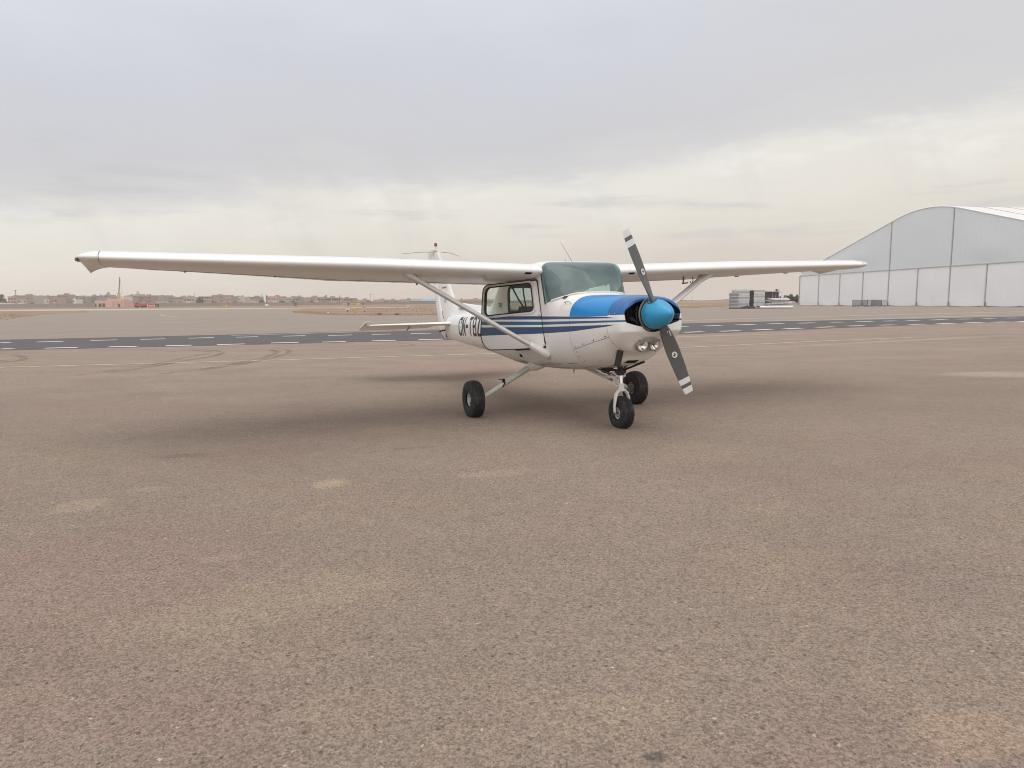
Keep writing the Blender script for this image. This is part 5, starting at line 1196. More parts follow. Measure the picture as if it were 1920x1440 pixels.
# ================================================================== TREES
def leaf_material(name, rgb):
    m, g, bs = newmat(name); v = g.coord('Object'); n = g.noise(v, 0.9, 4, 0.6); n2 = g.voro(v, 3.0)
    f = g.add(0.45, g.add(g.mul(n, 0.7), g.mul(g.sep(n2.outputs['Color'])[0], 0.4))); g.put(bs.inputs['Base Color'], g.mix(1.0, (*rgb, 1), g.comb(f, f, g.mul(f, 0.9)), 'MULTIPLY')); bs.inputs['Roughness'].default_value = 0.8
    return m
M_LEAF = [leaf_material('dark_foliage', (0.050, 0.066, 0.046)), leaf_material('olive_foliage', (0.075, 0.085, 0.05)), leaf_material('dusty_foliage', (0.12, 0.12, 0.085))]
M_BARK = simple('bark', (0.10, 0.08, 0.06), 0.9, var=0.3)
def tree(name, x, y, w, h, crown, label, cat='tree', mat=0, seed=1, n=900, trunk=0.22, leaf=0.5, group=None):
    """crown: list of (dx, dz, rx, rz) lobes in fractions of w and h"""
    r_ = random.Random(seed); t_ = empty(name, (x, y, 0)); tag(t_, label, cat, group)
    b = MB(); b.tube([(0, 0, 0), (0.02*w, 0, h*trunk*0.6), (-0.01*w, 0, h*(trunk+0.15)), (0, 0, h*0.6)], [0.045*h, 0.035*h, 0.028*h, 0.01*h], 8)
    for dx, dz, rx, rz in crown: b.tube([(0, 0, h*trunk), (dx*w*0.5, 0, h*(trunk+dz)/2), (dx*w, 0, dz*h)], [0.022*h, 0.015*h, 0.006*h], 6)
    b.build('trunk', M_BARK, t_, 50)
    b = MB(); tot = sum(rx*rz for _, _, rx, rz in crown)
    for dx, dz, rx, rz in crown:
        for i in range(int(n*rx*rz/tot)):
            while True:
                p = Vector((r_.uniform(-1, 1), r_.uniform(-1, 1), r_.uniform(-1, 1)))
                if 0.25 < p.length < 1: break
            k = 0.75+0.35*math.sin(5*p.x+seed)*math.cos(4*p.z+dx*9)
            c_ = Vector((dx*w+p.x*rx*w*k, p.y*rx*w*k, dz*h+p.z*rz*h*k)); s_ = leaf*r_.uniform(.5, 1.2)
            a = Vector((r_.gauss(0, 1), r_.gauss(0, 1), r_.gauss(0, 1))).normalized(); e = a.orthogonal().normalized(); f_ = a.cross(e)
            b.add([c_+e*s_, c_+f_*s_*0.6, c_-e*s_, c_-f_*s_*0.6], [(0, 1, 2, 3)])
    b.build('crown', M_LEAF[mat], t_); return t_
ROUND = [(0, .62, .36, .26), (-.26, .52, .24, .22), (.27, .50, .24, .22), (0.1, .8, .22, .17), (-.12, .78, .2, .16)]
tree('shade_tree', -386.5, 520, 9.5, 11.2, ROUND+[(.42, .36, .16, .16), (-.40, .34, .2, .16)], 'large dark spreading tree at the far left edge', mat=0, seed=3, n=1600, leaf=.42)
tree('shade_tree', -272.1, 600, 7.6, 9.0, [(0, .5, .44, .36), (-.22, .42, .28, .32), (.24, .42, .28, .32), (0.05, .72, .3, .24)], 'round green tree standing alone among the pale houses', mat=0, seed=4, n=1300, trunk=.1, leaf=.4)
tree('cypress', -213.4, 600, 2.6, 9.4, [(0, .35, .40, .3), (0, .62, .46, .28), (0.05, .82, .38, .17)], 'tall dark cypress left of the salmon house', mat=0, seed=5, n=700, trunk=.06, leaf=.3)
BUSH = [(0, .45, .40, .42), (-.28, .38, .24, .34), (.3, .36, .24, .32)]
bushes = [(-217.9, 600, 5.6, 7.4, 'dark bushy tree between minaret and cypress', 0), (-200.2, 600, 6.0, 5.6, 'dark bush left of the green tinted house', 0), (-192.2, 605, 4.6, 5.2, 'dark bush just left of the black and red sign', 0),
          (-175.2, 602, 6.0, 4.9, 'dark bush in front of the pale house with roof pavilion', 1), (-140.0, 604, 6.5, 3.6, 'low bush in front of the pale open fronted building', 1), (-124.0, 600, 7.4, 4.7, 'grey green tree clump under the twin masts', 1),
          (-131.0, 606, 6.4, 3.6, 'low grey bush left of the twin mast clump', 2), (-109.3, 600, 6.0, 3.9, 'dusty round bush right of the twin masts', 1), (-102.0, 607, 6.0, 3.7, 'dusty bush nearer the blue hall than the masts', 2), (-418.5, 600, 4.4, 6.6, 'brown shrub tree left of the bare grey block', 2),
          (-258.5, 598, 6.0, 5.6, 'low dark bush below the brown topped house', 1), (-240.0, 598, 5.0, 4.9, 'low bush in front of the cream house row', 2), (-163.0, 596, 4.0, 4.2, 'small bush before the long dark balcony house', 1),
          (94.6, 240, 3.2, 3.2, 'leftmost dark bush behind the palm', 0), (97.6, 241, 4.0, 3.9, 'tall middle bush between palm and tent hangar', 0), (100.6, 242, 4.2, 3.5, 'dense bush beside the middle bush near the tent', 1), (104.2, 243, 4.2, 3.9, 'bush partly hidden by the tent corner', 0)]
for i, (x, y, w, h, lab, mt) in enumerate(bushes): tree('bush', x, y, w, h, BUSH, lab, 'bush', mt, 20+i, 620 if y > 300 else 1500, .05, .34 if y > 300 else .24, 'bushes and small trees in the distance')
def palm(x, y, h, label, r0=1.2, seed=1):
    r_ = random.Random(seed); t_ = empty('palm_tree', (x, y, 0)); tag(t_, label, 'palm tree')
    b = MB(); b.tube([(0, 0, 0), (0.05, 0, h*.5), (0, 0, h*0.86)], [0.17, 0.13, 0.12], 8); b.build('trunk', M_BARK, t_, 40)
    b = MB()
    for k in range(34):
        a = r_.uniform(0, 6.28); e = r_.uniform(-0.5, 1.3); L = r0*r_.uniform(.75, 1.1); P = []
        for j in range(6):
            u = j/5; P.append(Vector((math.cos(a)*math.cos(e)*L*u, math.sin(a)*math.cos(e)*L*u, h*0.88+math.sin(e)*L*u-0.55*L*u*u)))
        for j in range(5):
            t2 = (P[j+1]-P[j]).normalized(); sd_ = t2.cross(Vector((0, 0, 1))).normalized()*(0.20*(1-j/6))
            b.add([P[j]-sd_, P[j+1]-sd_*0.8, P[j+1]+sd_*0.8, P[j]+sd_], [(0, 1, 2, 3)])
    b.build('crown', M_LEAF[0], t_)
palm(73.4, 190, 4.2, 'small dark palm rising behind the board pile', 1.25, 2)
palm(-401.5, 606, 7.6, 'dark palm tuft beside the small cream villa', 1.6, 3)

# ================================================================== CANOPY BUILDING behind the piles
M_CREAM = simple('cream_render', (0.55, 0.46, 0.36), 0.8); M_SHADE = simple('dark_interior_cloth', (0.05, 0.05, 0.055), 0.8, var=0.3)
CN = empty('canopy_shelter', (63.9, 170, 0)); tag(CN, 'open shelter with thin cream roof behind the board pile', 'shelter')
b = MB(); b.loft([[(-2.2, -1.5, 3.32), (-2.2, 1.5, 3.32), (-2.2, 1.5, 3.44), (-2.2, -1.5, 3.44)], [(0, -1.5, 3.20), (0, 1.5, 3.2), (0, 1.5, 3.30), (0, -1.5, 3.30)], [(2.2, -1.5, 3.16), (2.2, 1.5, 3.16), (2.2, 1.5, 3.22), (2.2, -1.5, 3.22)]]); b.build('roof', M_CREAM, CN)
for x in (-1.9, 0.35, 1.1, 2.0):
    b = MB(); b.box((x, -1.3, 1.6), (0.06, 0.06, 3.2)); b.build('post', M_PVC1, CN)
b = MB(); b.box((0, -0.6, 1.6), (4.1, 0.05, 3.1)); b.build('back_wall', M_SHADE, CN)
b = MB(); b.box((75.2, 189, 0.95), (1.2, 1.2, 1.9)); tag(b.build('site_hut', simple('orange_brick_hut', (0.45, 0.28, 0.21), 0.8)), 'small reddish hut at the foot of the palm', 'hut')
b = MB(); b.box((74.5, 188.6, 1.45), (0.5, 0.4, 2.9)); tag(b.build('white_pillar', M_PVC1), 'white pillar beside the palm trunk', 'pillar')
for i, (x, y) in enumerate([(79.5, 168), (81.3, 169), (83.2, 168.4), (85.2, 169.4)]):
    b = MB(); b.box((x, y, 0.45), (1.7, 0.5, 0.9), None, 0.6); b.build('plastic_road_block', simple('faded_red_plastic', (0.46, 0.22, 0.18), 0.6) if i == 0 else (bpy.data.materials['faded_red_plastic'] if i % 2 == 0 else M_PVC1))
    o = bpy.data.objects[[n.name for n in col.objects if n.name.startswith('plastic_road_block')][-1]]
    tag(o, ['reddish road block nearest the board pile', 'white road block second from the board pile', 'reddish road block third from the board pile', 'white road block touching the tent corner'][i], 'road block', 'road blocks by the tent corner')

# ================================================================== TOWN
TC = dict(pink=(0.40, 0.27, 0.235), grey=(0.29, 0.265, 0.25), beige=(0.37, 0.32, 0.275), cream=(0.50, 0.42, 0.35), rose=(0.40, 0.285, 0.26), brown=(0.30, 0.24, 0.205), mauve=(0.30, 0.27, 0.265), white=(0.62, 0.61, 0.59), green=(0.27, 0.275, 0.25), brick=(0.32, 0.20, 0.18), salmon=(0.46, 0.29, 0.235))
TM = {k: simple('render_'+k, c, 0.9, var=0.16, scale=0.35) for k, c in TC.items()}
M_WIN = simple('dark_window_opening', (0.02, 0.02, 0.024), 0.5)
M_ROOFD = simple('dark_roof_slab', (0.10, 0.095, 0.10), 0.8)
win_mesh = {}
def window_mesh(w, h):
    k = (round(w, 1), round(h, 1))
    if k not in win_mesh:
        b = MB(); b.box((0, 0, 0), (k[0], 0.24, k[1])); o = b.build('window', M_WIN); win_mesh[k] = o.data; bpy.data.objects.remove(o)
    return win_mesh[k]
HOUSES=[
(-464.8,640,7.9,10.2,'pink','salmon two storey house beside the big dark tree at far left'),
(-491.2,690,15.5,11.8,'grey','long mauve grey house behind the white shed, with small rooftop hut'),
(-427.1,600,7.9,7.7,'beige','low beige house with a row of dark windows in front of the long mauve house'),
(-466.4,680,14.8,11.2,'grey','wide bare grey block with unbroken flat roof left of the cream villa'),
(-412.7,610,4.7,7.6,'cream','small cream villa with arched top near the palm tuft'),
(-405.8,610,4.3,8.2,'rose','narrow rose house end on, just right of the cream villa'),
(-434.0,660,7.7,10.6,'brown','plain brown house rising behind the rose house end'),
(-417.6,640,9.9,11.5,'brown','tall brown house with white dish on its roof terrace'),
(-441.4,690,8.0,10.9,'mauve','mauve flat roofed house right of the tall brown house'),
(-381.5,600,3.3,6.9,'white','tiny white shed with dark roof slab among the brown houses'),
(-400.7,640,8.9,9.2,'green','grey green house with dark shaded balconies'),
(-422.1,690,8.0,10.8,'mauve','square mauve house standing left of the slender pole'),
(-391.1,650,6.6,9.6,'grey','dark grey flat house directly behind the pink terminal left end'),
(-410.9,700,7.1,11.8,'rose','stepped rose house carrying a round tower'),
(-403.3,700,8.1,9.6,'grey','low grey house behind the pink terminal roof box'),
(-317.0,560,3.0,8.3,'white','white block with dark roof slab at the pink terminal right end'),
(-385.7,690,7.0,9.7,'grey','grey house just right of the yellow crane'),
(-354.1,640,6.0,9.9,'brown','brown house with roof hut left of the cream tower house'),
(-381.0,700,4.9,12.1,'cream','cream tower house with small dome on top'),
(-346.0,650,11.1,9.9,'brick','broad brick red house behind the red fire truck'),
(-340.0,660,12.3,10.2,'mauve','large blank mauve grey block with a rose hut on its roof'),
(-345.0,690,8.0,9.5,'brown','brown grey house with two rooftop humps behind the dark sign end'),
(-329.8,680,12.7,8.8,'beige','weathered beige house row between the rooftop humps and the thin mast'),
(-298.9,640,11.9,8.3,'beige','pale beige house touching the round green tree'),
(-291.6,660,11.8,9.0,'rose','rose house with pale balconies right of the round green tree'),
(-293.1,690,11.2,10.2,'brown','brown topped house with lighter walls below, above the small yellow sign'),
(-264.2,640,7.0,8.2,'rose','pinkish house with white lower walls right of the yellow sign'),
(-275.4,680,10.6,8.8,'grey','grey roofed house behind white low walls'),
(-251.3,640,7.0,8.0,'cream','cream house ending the row of white walls'),
(-265.0,700,17.4,8.4,'mauve','very long low mauve block left of the minaret'),
(-221.4,640,9.9,8.1,'salmon','bright salmon house beside the dark cypress'),
(-227.5,690,12.9,7.4,'beige','beige house row hidden by dark bushes'),
(-213.0,660,8.2,7.4,'cream','cream house between two dark bushes'),
(-199.8,640,6.5,7.4,'green','grey green house above the black and red sign'),
(-199.2,660,8.2,6.8,'rose','blank rose wall house right of the black and red sign'),
(-195.7,680,14.8,7.6,'beige','pale house with a small roof pavilion'),
(-175.7,640,7.9,6.7,'grey','grey house with long dark balcony left of the pink arcade block'),
(-155.0,600,12.1,6.1,'pink','pink apartment block with two rows of tall dark window bays'),
(-151.9,640,12.9,5.7,'grey','pale grey open fronted building above the yellow signs'),
(-157.5,720,14.5,4.5,'beige','faded beige houses behind the grey bushes left of the twin masts'),
(-140.6,740,16.1,4.6,'rose','faded rose houses right of the twin masts'),
(-127.3,750,14.0,4.3,'beige','faint beige houses half way to the blue hall'),
(-111.3,740,14.9,4.6,'rose','faint rose house with white end beside the blue hall'),
(-49.3,700,10.9,3.7,'rose','hazy rose house seen just above the fuselage deck'),
(-39.5,720,13.4,4.0,'rose','hazy rose block seen between strut and open door'),
(-24.4,720,16.8,3.6,'beige','hazy beige houses seen through the open door window'),
]
GROUPH = 'houses of the town beyond the airfield'
for i, (hx, hy, hw, hh, kind, lab) in enumerate(HOUSES):
    r_ = random.Random(100+i); dp = r_.uniform(8, 13); hh = max(hh, 3.2)
    H_ = empty('town_house', (hx, hy, 0)); tag(H_, lab, 'house', GROUPH)
    rest = TM[kind]
    b = MB(); b.box((0, dp/2, hh/2), (hw, dp, hh)); b.build('wall', rest, H_)
    b = MB(); b.box((0, dp/2, hh+0.02), (hw+0.3, dp+0.3, 0.22)); b.build('roof', rest if r_.random() < .6 else M_ROOFD, H_)
    if hw > 5 and 'blank' not in lab and 'unbroken' not in lab:   # rooftop stair hut and parapet pieces
        b = MB(); w2 = hw*r_.uniform(.18, .32); b.box((r_.uniform(-.3, .3)*hw, dp*.5, hh+0.7), (w2, 3.0, 1.4)); b.build('stair_hut', TM[r_.choice(['rose', 'beige', 'grey', 'brown'])], H_)
    for k in range(r_.randint(1, 3)):   # roof clutter: tanks, parapet stubs, laundry walls
        b = MB(); b.box((r_.uniform(-.45, .45)*hw, r_.uniform(.1, .8)*dp, hh+0.35), (r_.uniform(.5, 1.6), r_.uniform(.5, 1.6), r_.uniform(.6, 1.3))); b.build('roof_tank', TM[r_.choice(['white', 'grey', 'brown', 'rose'])], H_)
    if hw > 6 and r_.random() < .75:     # lower front wing in another render colour
        w2 = hw*r_.uniform(.3, .55); b = MB(); b.box((r_.uniform(-.25, .25)*hw, -1.6, hh*.26), (w2, 3.2, hh*r_.uniform(.42, .6))); b.build('front_wing', TM[r_.choice(['cream', 'beige', 'rose', 'brown', 'white', 'mauve'])], H_)
    fl = max(1, int(hh/2.8)); nb = max(2, int(hw/2.1))
    if 'two rows of tall dark' in lab: nb, fl = 6, 2
    if 'bare' not in lab and 'blank' not in lab:
        for f_ in range(fl):
            for k in range(nb):
                if r_.random() < .2 and 'tall' not in lab: continue
                ww, wh = (1.2, 2.0) if 'two rows of tall' in lab else (r_.choice([.9, 1.1, 1.4]), r_.choice([1.1, 1.3, 1.5]))
                w = bpy.data.objects.new('window', window_mesh(ww, wh)); col.objects.link(w); w.parent = H_
                w.location = (-hw/2+hw*(k+.5)/nb+r_.uniform(-.25, .25), -0.02, 1.75+f_*hh/fl*0.95)
    if 'balcon' in lab:
        for f_ in range(1, fl+1):
            b = MB(); b.box((0, -0.5, f_*3.0-0.4), (hw*0.7, 1.0, 0.8)); b.build('balcony', TM['cream'] if 'pale' in lab else TM['grey'], H_)
    if 'dome' in lab or 'tower' in lab and 'round' in lab:
        b = MB(); b.tube([(0, 2, hh), (0, 2, hh+2.2)], 1.1, 12); b.lathe([(1.2, 0), (1.1, 0.5), (0.7, 1.0), (0.0, 1.3)], (0, 2, hh+2.2), 'z', 14); b.build('dome_tower', rest, H_, 40)
    if 'dish' in lab:
        b = MB(); b.lathe([(0.0, 0), (0.5, .12), (0.7, .3)], (1.5, -.3, hh-2.0), 'x', 12); b.build('satellite_dish', TM['white'], H_)
# boundary wall, its panels and the blue hall
M_WALL = simple('dusty_block_wall', (0.265, 0.225, 0.205), 0.95, var=0.2, scale=0.12)
WA = empty('boundary_wall', (0, 0, 0)); tag(WA, 'long low dusty wall running in front of the whole town', 'wall')
wl = [(-470, 505), (-380, 478), (-300, 470), (-252, 480), (-200, 505), (-150, 520), (-100, 540), (-55, 560), (20, 600)]
for i in range(len(wl)-1):
    p, q2 = Vector((*wl[i], 0)), Vector((*wl[i+1], 0)); n_ = int((q2-p).length/12)+1
    for k in range(n_):
        a, c_ = p.lerp(q2, k/n_), p.lerp(q2, (k+1)/n_); m_ = (a+c_)/2; ang = math.atan2(c_.y-a.y, c_.x-a.x); hgt = 2.75-0.9*min(1, max(0, (m_.x+300)/250))
        b = MB(); b.box((0, 0, hgt/2), ((c_-a).length-0.12, 0.22, hgt)); o = b.build('wall_panel', M_WALL, WA); o.location = m_; o.rotation_euler = (0, 0, ang)
BH = empty('blue_hall', (-71.1, 565, 0)); tag(BH, 'long hazy hall with sky blue roof half hidden by the tail fin', 'hall')
M_BLUER = simple('sky_blue_roof_sheet', (0.20, 0.34, 0.50), 0.6); M_BLUEG = simple('grey_blue_roof_sheet', (0.22, 0.25, 0.27), 0.7)
b = MB(); b.box((0, 6, 1.3), (24, 12, 2.6)); b.build('wall', TM['grey'], BH)
for k in range(8):
    b = MB(); x0 = -12+3*k; b.add([(x0, -0.4, 2.5), (x0+2.95, -0.4, 2.5), (x0+2.95, 6, 4.5), (x0, 6, 4.5)], [(0, 1, 2, 3)]); b.build('roof_sheet', M_BLUEG if k < 3 else M_BLUER, BH)
# minaret, masts, poles
def mast(name, x, y, h, r0, label, cat, head=None):
    t_ = empty(name, (x, y, 0)); tag(t_, label, cat)
    b = MB(); b.tube([(0, 0, 0), (0, 0, h)], [r0, r0*0.6], 8); b.build('shaft', M_STEEL if cat != 'minaret' else TM['beige'], t_, 40)
    if head:
        b = MB()
        if head == 'lamps':
            for k in range(6): b.box((0.55*math.cos(k), 0.55*math.sin(k), h-0.3), (0.6, 0.5, 0.7))
        elif head == 'minaret':
            b.box((0, 0, h*0.62), (1.5, 1.5, 0.3)); b.tube([(0, 0, h*0.62), (0, 0, h*0.9), (0, 0, h+0.6)], [0.6, 0.5, 0.05], 8)
        b.build('head', M_STEEL if head == 'lamps' else TM['beige'], t_, 40)
mast('cell_mast', -547.3, 760, 18.6, .55, 'lattice phone mast over the far left houses', 'mast', 'lamps')
mast('pole', -358.4, 600, 11.7, .22, 'slender pole behind the pink terminal left end', 'pole')
mast('pole', -322.5, 700, 14.2, .24, 'thin mast above the beige row left of the round tree', 'pole')
mast('minaret', -261.0, 720, 12.4, .5, 'slim pale minaret left of the cypress', 'minaret', 'minaret')
mast('floodlight_mast', -155.4, 760, 11.2, .22, 'left one of the twin masts, with lamp head', 'mast', 'lamps')
mast('floodlight_mast', -151.8, 760, 11.4, .25, 'right one of the twin masts, plain topped', 'mast')
mast('pole', -186.0, 690, 9.3, .18, 'short pole with lamp above the pale pavilion house', 'pole', 'lamps')
mast('minaret', -169.5, 680, 9.4, .5, 'short minaret just left of the pink apartment block', 'minaret', 'minaret')
mast('pylon', 342.6, 1300, 9.0, .5, 'faint pylon on the horizon seen under the left wing strut', 'pylon')
# pink airfield building with crane behind
M_PINK = simple('pink_terminal_render', (0.62, 0.385, 0.32), 0.85, var=0.07, scale=0.3)
PT = empty('terminal_building', (-245.9, 420, 0)); tag(PT, 'bright pink flat roofed airfield building below the yellow crane', 'building')
b = MB(); b.box((0, 5, 2.1), (17.9, 10, 4.2)); b.build('wall', M_PINK, PT); b = MB(); b.box((1.6, 5, 4.7), (6.6, 8, 1.1)); b.build('upper_storey', M_PINK, PT); b = MB(); b.box((6.1, 5, 4.65), (2.6, 8, 1.0)); b.build('upper_storey', M_PINK, PT)
M_GLZ = simple('dark_glazing', (0.05, 0.07, 0.075), 0.15)
for x, w in ((-8.3, 0.9), (-5.7, 1.7), (-3.4, 1.7)):
    b = MB(); b.box((x, -0.03, 1.45), (w, 0.2, 2.2)); f_ = b.build('window', M_GLZ, PT)
    b = MB(); b.box((x, -0.06, 2.62), (w+0.2, 0.24, 0.12)); b.build('window_frame', TM['white'], f_)
b = MB(); b.box((6.0, -0.03, 1.2), (0.9, 0.2, 2.1)); b.build('door', M_SHADE, PT)
for x in (2.6, 4.9, 7.6):
    b = MB(); b.box((x, -0.25, 3.4), (0.5, 0.5, 0.15)); b.tube([(x, -0.1, 0), (x, -0.1, 3.4)], 0.05, 6); b.build('wall_lamp', M_STEEL, PT)
CR = empty('mobile_crane', (-268.5, 470, 0)); tag(CR, 'yellow mobile crane with long dark boom raised behind the pink building', 'crane')
M_YEL = simple('crane_yellow', (0.58, 0.40, 0.14), 0.5)
b = MB(); b.box((0, 0, 1.6), (7.5, 2.6, 1.8)); b.box((-2.8, 0, 3.0), (1.8, 2.4, 1.6)); b.build('carrier', M_YEL, CR)
for x in (-2.8, -1.2, 1.4, 2.9):
    b = MB(); b.lathe([(0.0, -1.4), (0.7, -1.4), (0.7, 1.4), (0.0, 1.4)], (x, 0, 0.7), 'y', 16); b.build('wheel', M_TYRE, CR, 40)
b = MB(); b.box((0.2, 0, 6.0), (1.5, 1.3, 7.0), (0, 0.06, 0)); b.build('boom_base', M_YEL, CR)
b = MB(); b.tube([(0.4, 0, 9.0), (1.9, 0, 20.3)], [0.42, 0.30], 6); b.build('boom', simple('crane_boom_grey', (0.13, 0.125, 0.115), 0.6), CR)
b = MB(); b.tube([(2.0, 0, 20.2), (2.6, 0, 9.8)], 0.06, 5); b.box((2.6, 0, 9.4), (0.3, 0.3, 0.8)); b.build('hoist_rope', M_STEEL, CR)
# red fire truck on the far side of the verge
FT = empty('fire_truck', (-202.6, 375, 0)); tag(FT, 'small red airfield fire truck left of the red runway sign', 'fire truck')
M_RED = simple('fire_red', (0.42, 0.055, 0.06), 0.45, var=0.15)
b = MB(); b.box((1.2, 0, 1.55), (3.6, 2.3, 1.3)); b.build('body', M_RED, FT); b = MB(); b.loft([[(-2.9, y, 0.7), (-2.9, y, 1.4), (-2.2, y, 1.9), (-1.9, y, 2.6), (-0.7, y, 2.65), (-0.7, y, 0.7)] for y in (-1.1, 1.1)]); cab = b.build('cab', M_RED, FT)
b = MB(); b.box((-1.5, 0, 2.2), (0.9, 2.24, 0.6)); b.build('cab_window', M_GLZ, cab)
b = MB(); b.box((1.0, 0, 2.5), (2.6, 1.6, 0.35)); b.build('roof_locker', TM['cream'], FT); b = MB(); b.box((-3.1, 0, 1.2), (0.5, 2.2, 0.5)); b.build('front_bumper', TM['white'], FT)
for x in (-2.0, 1.0, 2.3):
    b = MB(); b.lathe([(0.0, -1.2), (0.55, -1.2), (0.55, 1.2), (0.0, 1.2)], (x, 0, 0.55), 'y', 16); b.build('wheel', M_TYRE, FT, 40)
# runway signs
M_SRED = simple('sign_red', (0.50, 0.035, 0.045), 0.5, var=0.05); M_SBLK = simple('sign_black', (0.022, 0.022, 0.018), 0.5); M_SYEL = simple('sign_yellow', (0.62, 0.45, 0.12), 0.5, var=0.05); M_SWHT = simple('sign_white', (0.8, 0.8, 0.78), 0.5)
def sign(x, y, parts, h, z0, label, texts, name='runway_sign', rot=0.0):
    t_ = empty(name, (x, y, 0), (0, 0, rot)); tag(t_, label, 'sign'); cx = 0
    for i, (w, m_) in enumerate(parts):
        b = MB(); b.box((cx+w/2, 0, z0+h/2), (w-0.03, 0.25, h)); b.build('sign_panel', m_, t_); cx += w
    for k in np.linspace(0.15*cx, 0.85*cx, max(2, int(cx/1.4))):
        b = MB(); b.box((k, 0, z0/2), (0.07, 0.07, z0)); b.build('leg', M_STEEL, t_)
    for (tx, s_, size, m_) in texts:
        me = text_mesh(s_, size, 0.012); 
        for v in me.vertices: v.co = (v.co.x+tx, -0.135, v.co.y+z0+h*0.5-size*0.34)
        link('sign_lettering', me, m_, t_)
    return t_
sign(-158.6, 300, [(3.15, M_SRED), (1.35, M_SBLK)], 1.30, 0.35, 'red runway sign with white 10-28 and a black end panel', [(0.28, '10-28', 1.15, M_SWHT), (3.48, 'B', 1.0, M_SYEL)])
b = MB(); b.box((-158.85, 300, 0.85), (0.28, 0.3, 1.5)); tag(b.build('sign_end_post', TM['white']), 'white end post touching the red runway sign', 'post')
sign(-78.5, 320, [(1.95, M_SYEL), (0.95, M_SBLK)], 1.05, 0.35, 'short yellow taxiway sign with black end panel, left of the longer one', [(0.22, '<B4', 0.85, M_SBLK), (2.15, 'B', 0.8, M_SYEL)])
sign(-74.2, 318, [(4.05, M_SYEL), (1.1, M_SRED), (0.75, M_SBLK)], 1.05, 0.35, 'long yellow taxiway sign ending in red and black panels', [(0.25, 'A B3>', 0.95, M_SBLK), (4.15, '28', 0.7, M_SWHT), (5.3, 'B', 0.75, M_SWHT)])
sign(-106.1, 335, [(0.75, M_SBLK), (0.95, M_SRED)], 1.35, 0.30, 'small sign, half black half red, below the blank rose wall house', [(0.15, 'B', 0.7, M_SYEL)])
sign(-131.0, 312, [(1.9, M_SYEL)], 0.75, 0.35, 'lone small yellow sign on the far verge, below the brown topped house', [(0.3, 'B2', 0.6, M_SBLK)])
# small boxes and markers in the grass
def cabinet(x, y, w, h, z0, m_, label):
    t_ = empty('equipment_box', (x, y, 0)); tag(t_, label, 'equipment box')
    b = MB(); b.box((0, 0, z0+h/2), (w, 0.4, h)); b.box((0, 0, z0+h+0.02), (w+0.04, 0.46, 0.04)); b.build('cabinet', m_, t_); b = MB(); b.box((0, 0, z0/2), (w*0.3, 0.14, z0)); b.build('stand', M_STEEL, t_)
cabinet(-25.3, 106, 0.55, 0.38, 0.30, TM['white'], 'small white equipment box on a stand in the dry grass')
cabinet(-22.4, 104.5, 0.58, 0.55, 0.22, TM['cream'], 'grey beige equipment box right of the small white one')
for i, (x, y, r0, lab) in enumerate([(-34.6, 230, .33, 'white marker dome in the brown field left of the tail fin'), (-171.0, 480, 1.1, 'white round tank below the cypress'), (-24.6, 92, .14, 'white pebble marker near the small white equipment box')]):
    b = MB(); b.lathe([(r0, 0), (r0, r0*.5), (r0*.75, r0*1.0), (0, r0*1.25)], (x, y, 0), 'z', 16); tag(b.build('white_marker', TM['white'], None, 50), lab, 'marker')
b = MB(); b.loft([[(-5.6, y, 0), (-5.6, y, 3.2), (-4.4, y, 3.8), (-1.3, y, 3.6), (-1.2, y, 0)] for y in (0, 2.4)]); b.box((2.4, 1.2, 2.1), (6.6, 2.5, 2.6)); o = b.build('white_lorry', TM['white']); o.location = (-368.5, 500, 0); tag(o, 'white lorry parked under the big dark tree', 'lorry')
b = MB(); b.box((-296.5, 585, 3.7), (8.4, 0.4, 0.5)); b.box((-300, 585, 1.8), (0.2, 0.2, 3.6)); b.box((-293, 585, 1.8), (0.2, 0.2, 3.6)); tag(b.build('white_awning', TM['white']), 'long thin white awning left of the round green tree', 'awning')
# low straw verge hugging the apron edge
def straw_verge_material():
    m, g, bs = newmat('straw_verge'); v = g.coord('Object')
    bs.inputs['Roughness'].default_value = 1.0; n = g.noise(g.map(v, scale=(0.25, 0.5, 1)), 1.0, 5, 0.65); n2 = g.noise(v, 2.4, 4, 0.7)
    g.put(bs.inputs['Base Color'], g.mix(n2, (0.36, 0.27, 0.155, 1), (0.52, 0.41, 0.25, 1))); g.put(bs.inputs['Alpha'], g.mul(g.step(n, 0.36, 0.52), 0.9)); return m
M_STRAW = straw_verge_material()
for ln, w in ((smoothline([(-38.4, 121.5), (-32.4, 105), (-23.9, 87.4), (-14.9, 76.4), (-7.9, 74.8), (10, 89.6), (29.3, 117), (44.5, 143), (60, 160)]), 3.4), (smoothline([(-38, 123), (-30, 121), (-14, 116), (10, 122), (30, 150), (50, 190)]), 5.5), (smoothline([(-50, 172), (-30, 176), (0, 182), (60, 200)]), 7.0), (smoothline([(-80, 133), (-67, 100), (-58, 78), (-80, 64), (-140, 58)]), 2.2)):
    b = MB(); strip(b, [(p.x, p.y) for p in ln], w, -0.0025); tag(b.build('straw_verge', M_STRAW), None, None, None, 'structure')
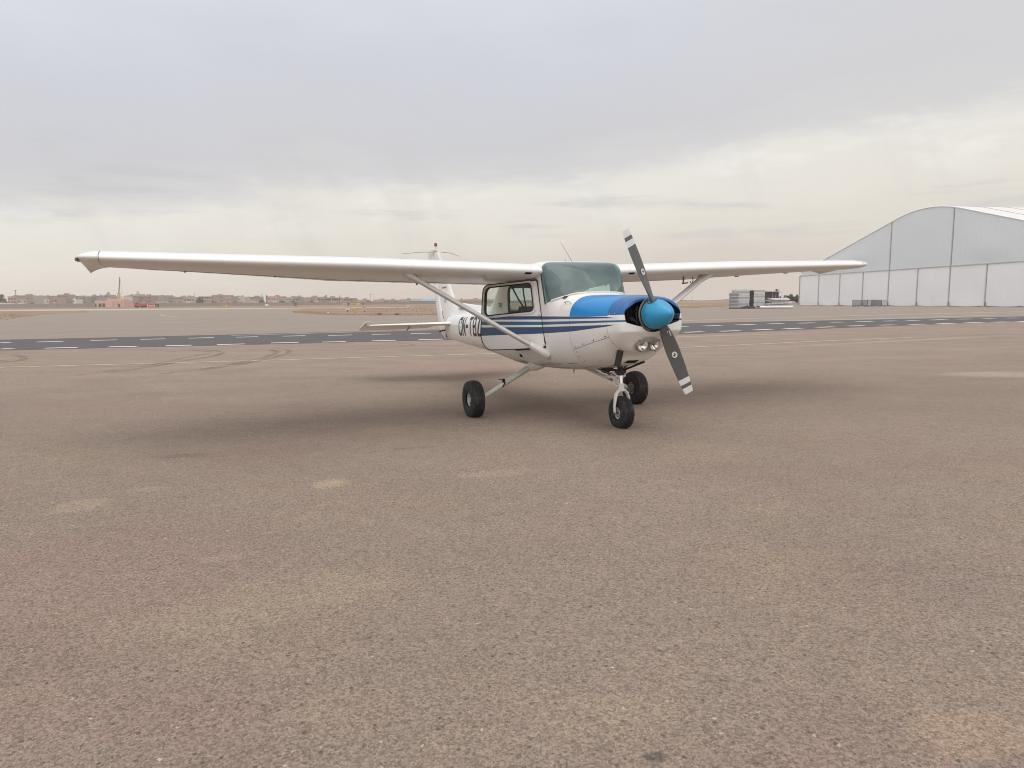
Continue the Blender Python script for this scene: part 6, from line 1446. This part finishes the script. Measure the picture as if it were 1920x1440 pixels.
# dry grass tufts and pale stones, far too many to count
r_ = random.Random(9); b = MB()
edge = [(-38.7, 120.3), (-33, 104), (-24.65, 85.9), (-15.1, 75), (-7.9, 73.2), (10, 88), (29.3, 115), (44.5, 141), (62, 160)]
def tuft(b, x, y, s_):
    for k in range(5):
        a = r_.uniform(0, 6.28); w = s_*0.35; l = Vector((math.cos(a), math.sin(a), 0)); n_ = Vector((-l.y, l.x, 0))*s_*r_.uniform(-.5, .5); h_ = s_*r_.uniform(.5, 1.1)
        p = Vector((x, y, -0.005))+l*s_*0.3; b.add([p-l*w, p+l*w, p+n_+Vector((0, 0, h_))], [(0, 1, 2)])
for i in range(5200):
    k = r_.randrange(len(edge)-1); p = Vector((*edge[k], 0)).lerp(Vector((*edge[k+1], 0)), r_.random()); dd = Vector((edge[k+1][0]-edge[k][0], edge[k+1][1]-edge[k][1], 0)).normalized(); nn = Vector((-dd.y, dd.x, 0)); nn = nn if nn.y > 0 else -nn
    o_ = p+nn*abs(r_.gauss(0.6, 1.6)); tuft(b, o_.x, o_.y, r_.uniform(.04, .13))
for i in range(1100):
    y = r_.uniform(85, 240); x = r_.uniform(-0.24, 0.30)*y
    if (x < -33 and y < 190): continue
    if y < 88+max(0, x-10)*1.4: continue
    tuft(b, x, y, r_.uniform(.05, .2))
tag(b.build('dry_grass', simple('straw_grass', (0.44, 0.33, 0.20), 0.95, var=0.35, scale=0.4)), 'straw coloured dry grass along the apron edge', 'grass', None, 'stuff')
b = MB()
for i in range(700):
    y = r_.uniform(66, 130); x = -0.745*y+r_.uniform(-3, 18); tuft(b, x-2, y, r_.uniform(.05, .16)) if x < -0.66*y-3 else None
tag(b.build('dry_grass', bpy.data.materials['straw_grass']), 'sparse dry grass on the brown bank at far left', 'grass', None, 'stuff')
for (x, y, s_, lab) in ((-12.6, 75.6, .8, 'greenish weed clump at the apron edge, nearest the tail'), (-14.7, 76.2, .75, 'tan weed clump left of the greenish one')):
    t_ = empty('weed_clump', (x, y, 0)); tag(t_, lab, 'weed'); b = MB()
    for k in range(60):
        a = r_.uniform(0, 6.28); L = s_*r_.uniform(.4, 1); q3 = Vector((math.cos(a)*L*.7, math.sin(a)*L*.3, L*r_.uniform(.2, .55))); sd_ = Vector((-math.sin(a), math.cos(a), 0))*0.04
        b.add([-sd_, sd_, q3], [(0, 1, 2)])
    b.build('stems', M_LEAF[1] if 'green' in lab else bpy.data.materials['straw_grass'], t_)
# faint hills closing the plain on the right
b = MB(); rg = []
for x in np.linspace(-300, 1300, 60): rg.append([(x, 1420, -1), (x, 1410, 2.6+1.4*math.sin(x*.013)+0.9*math.sin(x*.041+1)), (x, 1480, -1)])
b.loft(rg, closed=False, caps=False); tag(b.build('hills', simple('hazy_hill', (0.26, 0.22, 0.19), 1.0)), None, None, None, 'structure')

# ================================================================== DUSTY AIR
m = bpy.data.materials.new('dusty_air'); m.use_nodes = True; nt_ = m.node_tree; nt_.nodes.clear()
o_ = nt_.nodes.new('ShaderNodeOutputMaterial'); pv = nt_.nodes.new('ShaderNodeVolumePrincipled')
pv.inputs['Color'].default_value = (0.95, 0.90, 0.84, 1); pv.inputs['Density'].default_value = 0.00040; pv.inputs['Anisotropy'].default_value = 0.2
nt_.links.new(pv.outputs[0], o_.inputs['Volume'])
b = MB(); b.box((0, 690, 11.5), (3010, 1640, 26.6)); hz = b.build('haze', m); tag(hz, None, None, None, 'stuff')
hz.display_type = 'WIRE'
